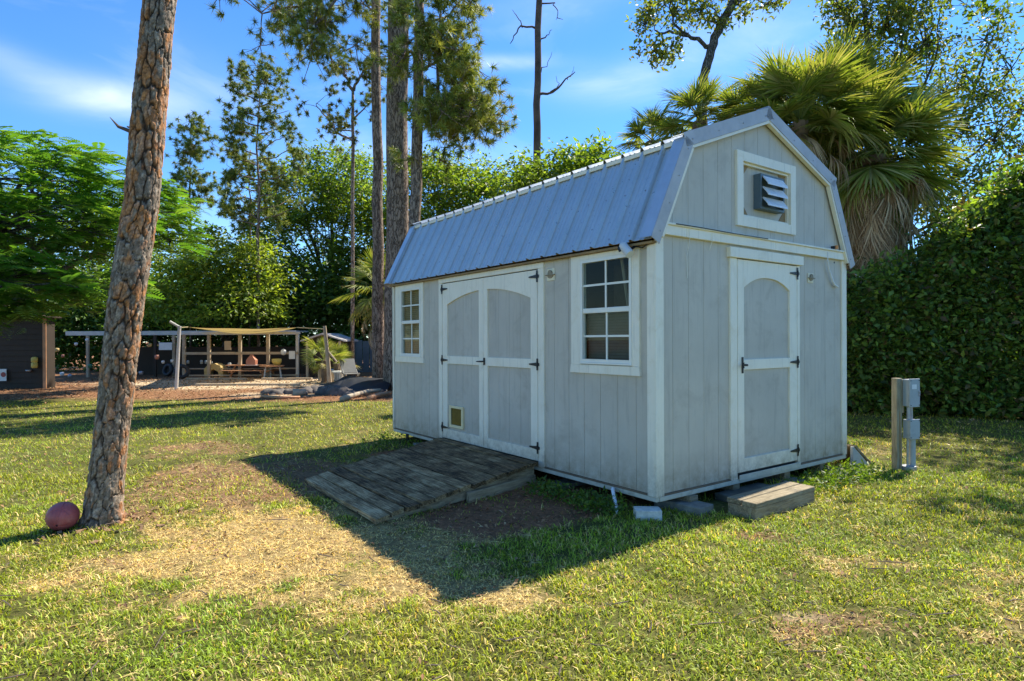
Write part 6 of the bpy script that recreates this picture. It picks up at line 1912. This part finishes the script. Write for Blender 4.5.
log('fallen_log', 'short pale cut log lying beside the rocks', [(293, 399, .10), (306, 398.5, .12)], .11)
# white folding chair and panels behind the tarp
cp = g(351, 384)
ch = thing('lawn_chair', 'pale grey tilted folding lawn chair behind the black tarp', 'chair', cp, R(30))
MB().box(-.25, .25, -.22, .22, .27, .30, ch=.005).build('seat', plastic_d, ch)
MB().box(-.25, .25, -.02, .02, 0, .55, M=Matrix.Translation((0, .22, .30)) @ Matrix.Rotation(R(-32), 4, 'X'), ch=.005).build('backrest', plastic_d, ch)
for sx in (-.23, .23):
    MB().tube([(sx, -.22, 0), (sx, .2, .42)], .016, 6).build('leg', plastic_d, ch); MB().tube([(sx, .24, 0), (sx, -.2, .30)], .016, 6).build('leg', plastic_d, ch)
cp = g(338, 383)
o = thing('pet_carrier', 'pale grey pet carrier box behind the leaning pole', 'box', cp, R(-15))
MB().box(-.24, .24, -.2, .2, 0, .36, ch=.04).build('shell', whitem, o)
mb = MB()
for k in range(6): mb.box(-.15 + k * .055, -.14 + k * .055, -.215, -.205, .06, .30)
mb.build('grille_door', black, o); MB().tube([(-.08, 0, .36), (-.07, 0, .41), (.07, 0, .41), (.08, 0, .36)], .012, 6).build('handle', black, o)
o = lathe_obj('blue_bucket', 'dark blue bucket between the fan palms and the chair', 'bucket', g(330.5, 382), [(.15, 0), (.19, .38), (.17, .38)], bluem)
# weeds hugging the shed
def weeds():
    r = np.random.default_rng(9)
    P = []
    for k in range(230):
        e_ = r.random()
        if e_ < .5: lx, ly = r.uniform(.0, 3.0), -.12 - .16 * abs(r.normal())
        elif e_ < .75: lx, ly = -.10 - .14 * abs(r.normal()), r.uniform(0, 1.3)
        elif e_ < .9: lx, ly = r.uniform(3.8, 4.8), r.uniform(.5, 2.3)
        else: lx, ly = -.05 - .2 * abs(r.normal()), r.uniform(3.5, 4.9)
        if .45 < lx < 1.5 and ly > -.58: continue
        if lx < .6 and ly < .2: continue
        P.append(from_local(lx, ly))
    P = np.array([tuple(p_) for p_ in P]); n = len(P); per = 26
    Q = np.repeat(P, per, 0) + r.normal(size=(n * per, 3)) * [.05, .05, .0]; Q[:, 2] = r.random(n * per) * np.repeat(.05 + .09 * r.random(n), per)
    V, F, c = leaves(Q, r, .045, .4, ((.10, .17, .025), (.13, .19, .03), (.08, .14, .025)), .6, .2, 0)
    tag(link('weeds', np_mesh('weeds', V, F, leafm, c)), 'small leafy weeds growing along the foot of the shed', 'weeds', kind='stuff')
weeds()

chipm = paint('chip_brown', (0.22, 0.125, 0.065), 0.9, 0.3, 20, grain=False)
def chips():
    r = np.random.default_rng(19)
    mb = MB()
    for k in range(70):
        a = r.random() * 6.28; d = .17 + abs(r.normal()) * .22
        x, y = -3.13 + math.cos(a) * d, 4.76 + math.sin(a) * d; z = float(gheight(np.array([x]), np.array([y]))[0]) + .012
        M_ = Matrix.Translation((x, y, z)) @ Euler((r.normal() * .4, r.normal() * .4, r.random() * 6)).to_matrix().to_4x4()
        w, l = .006 + .010 * r.random(), .010 + .020 * r.random()
        mb.box(-l, l, -w, w, -.003, .004, M=M_)
    tag(mb.build('bark_chips', chipm), 'flaked bark chips around the foot of the leaning pine', 'bark chips', kind='stuff')
    mb = MB()
    for k in range(260):
        y = 2.3 * (13 / 2.3) ** r.random(); x = (r.random() * 2 - 1) * (.8 * y + .3)
        lx, ly = shed_local(np.array([x]), np.array([y]))
        if -1.95 < lx[0] < 3.2 and -.6 < ly[0] < 5: continue
        z = float(gheight(np.array([x]), np.array([y]))[0]) + .022
        a = r.random() * 6.28; L = .05 + .13 * r.random() ** 2
        p0 = Vector((x, y, z)); p1 = p0 + Vector((math.cos(a) * L, math.sin(a) * L, r.normal() * .008)); m_ = (p0 + p1) / 2 + Vector((r.normal() * .01, r.normal() * .01, .004))
        mb.tube([p0, m_, p1], [.0035, .003, .0015], 4, cap=False)
    tag(mb.build('fallen_twigs', dead_bark), 'thin fallen twigs scattered over the lawn', 'twigs', kind='stuff')
chips()
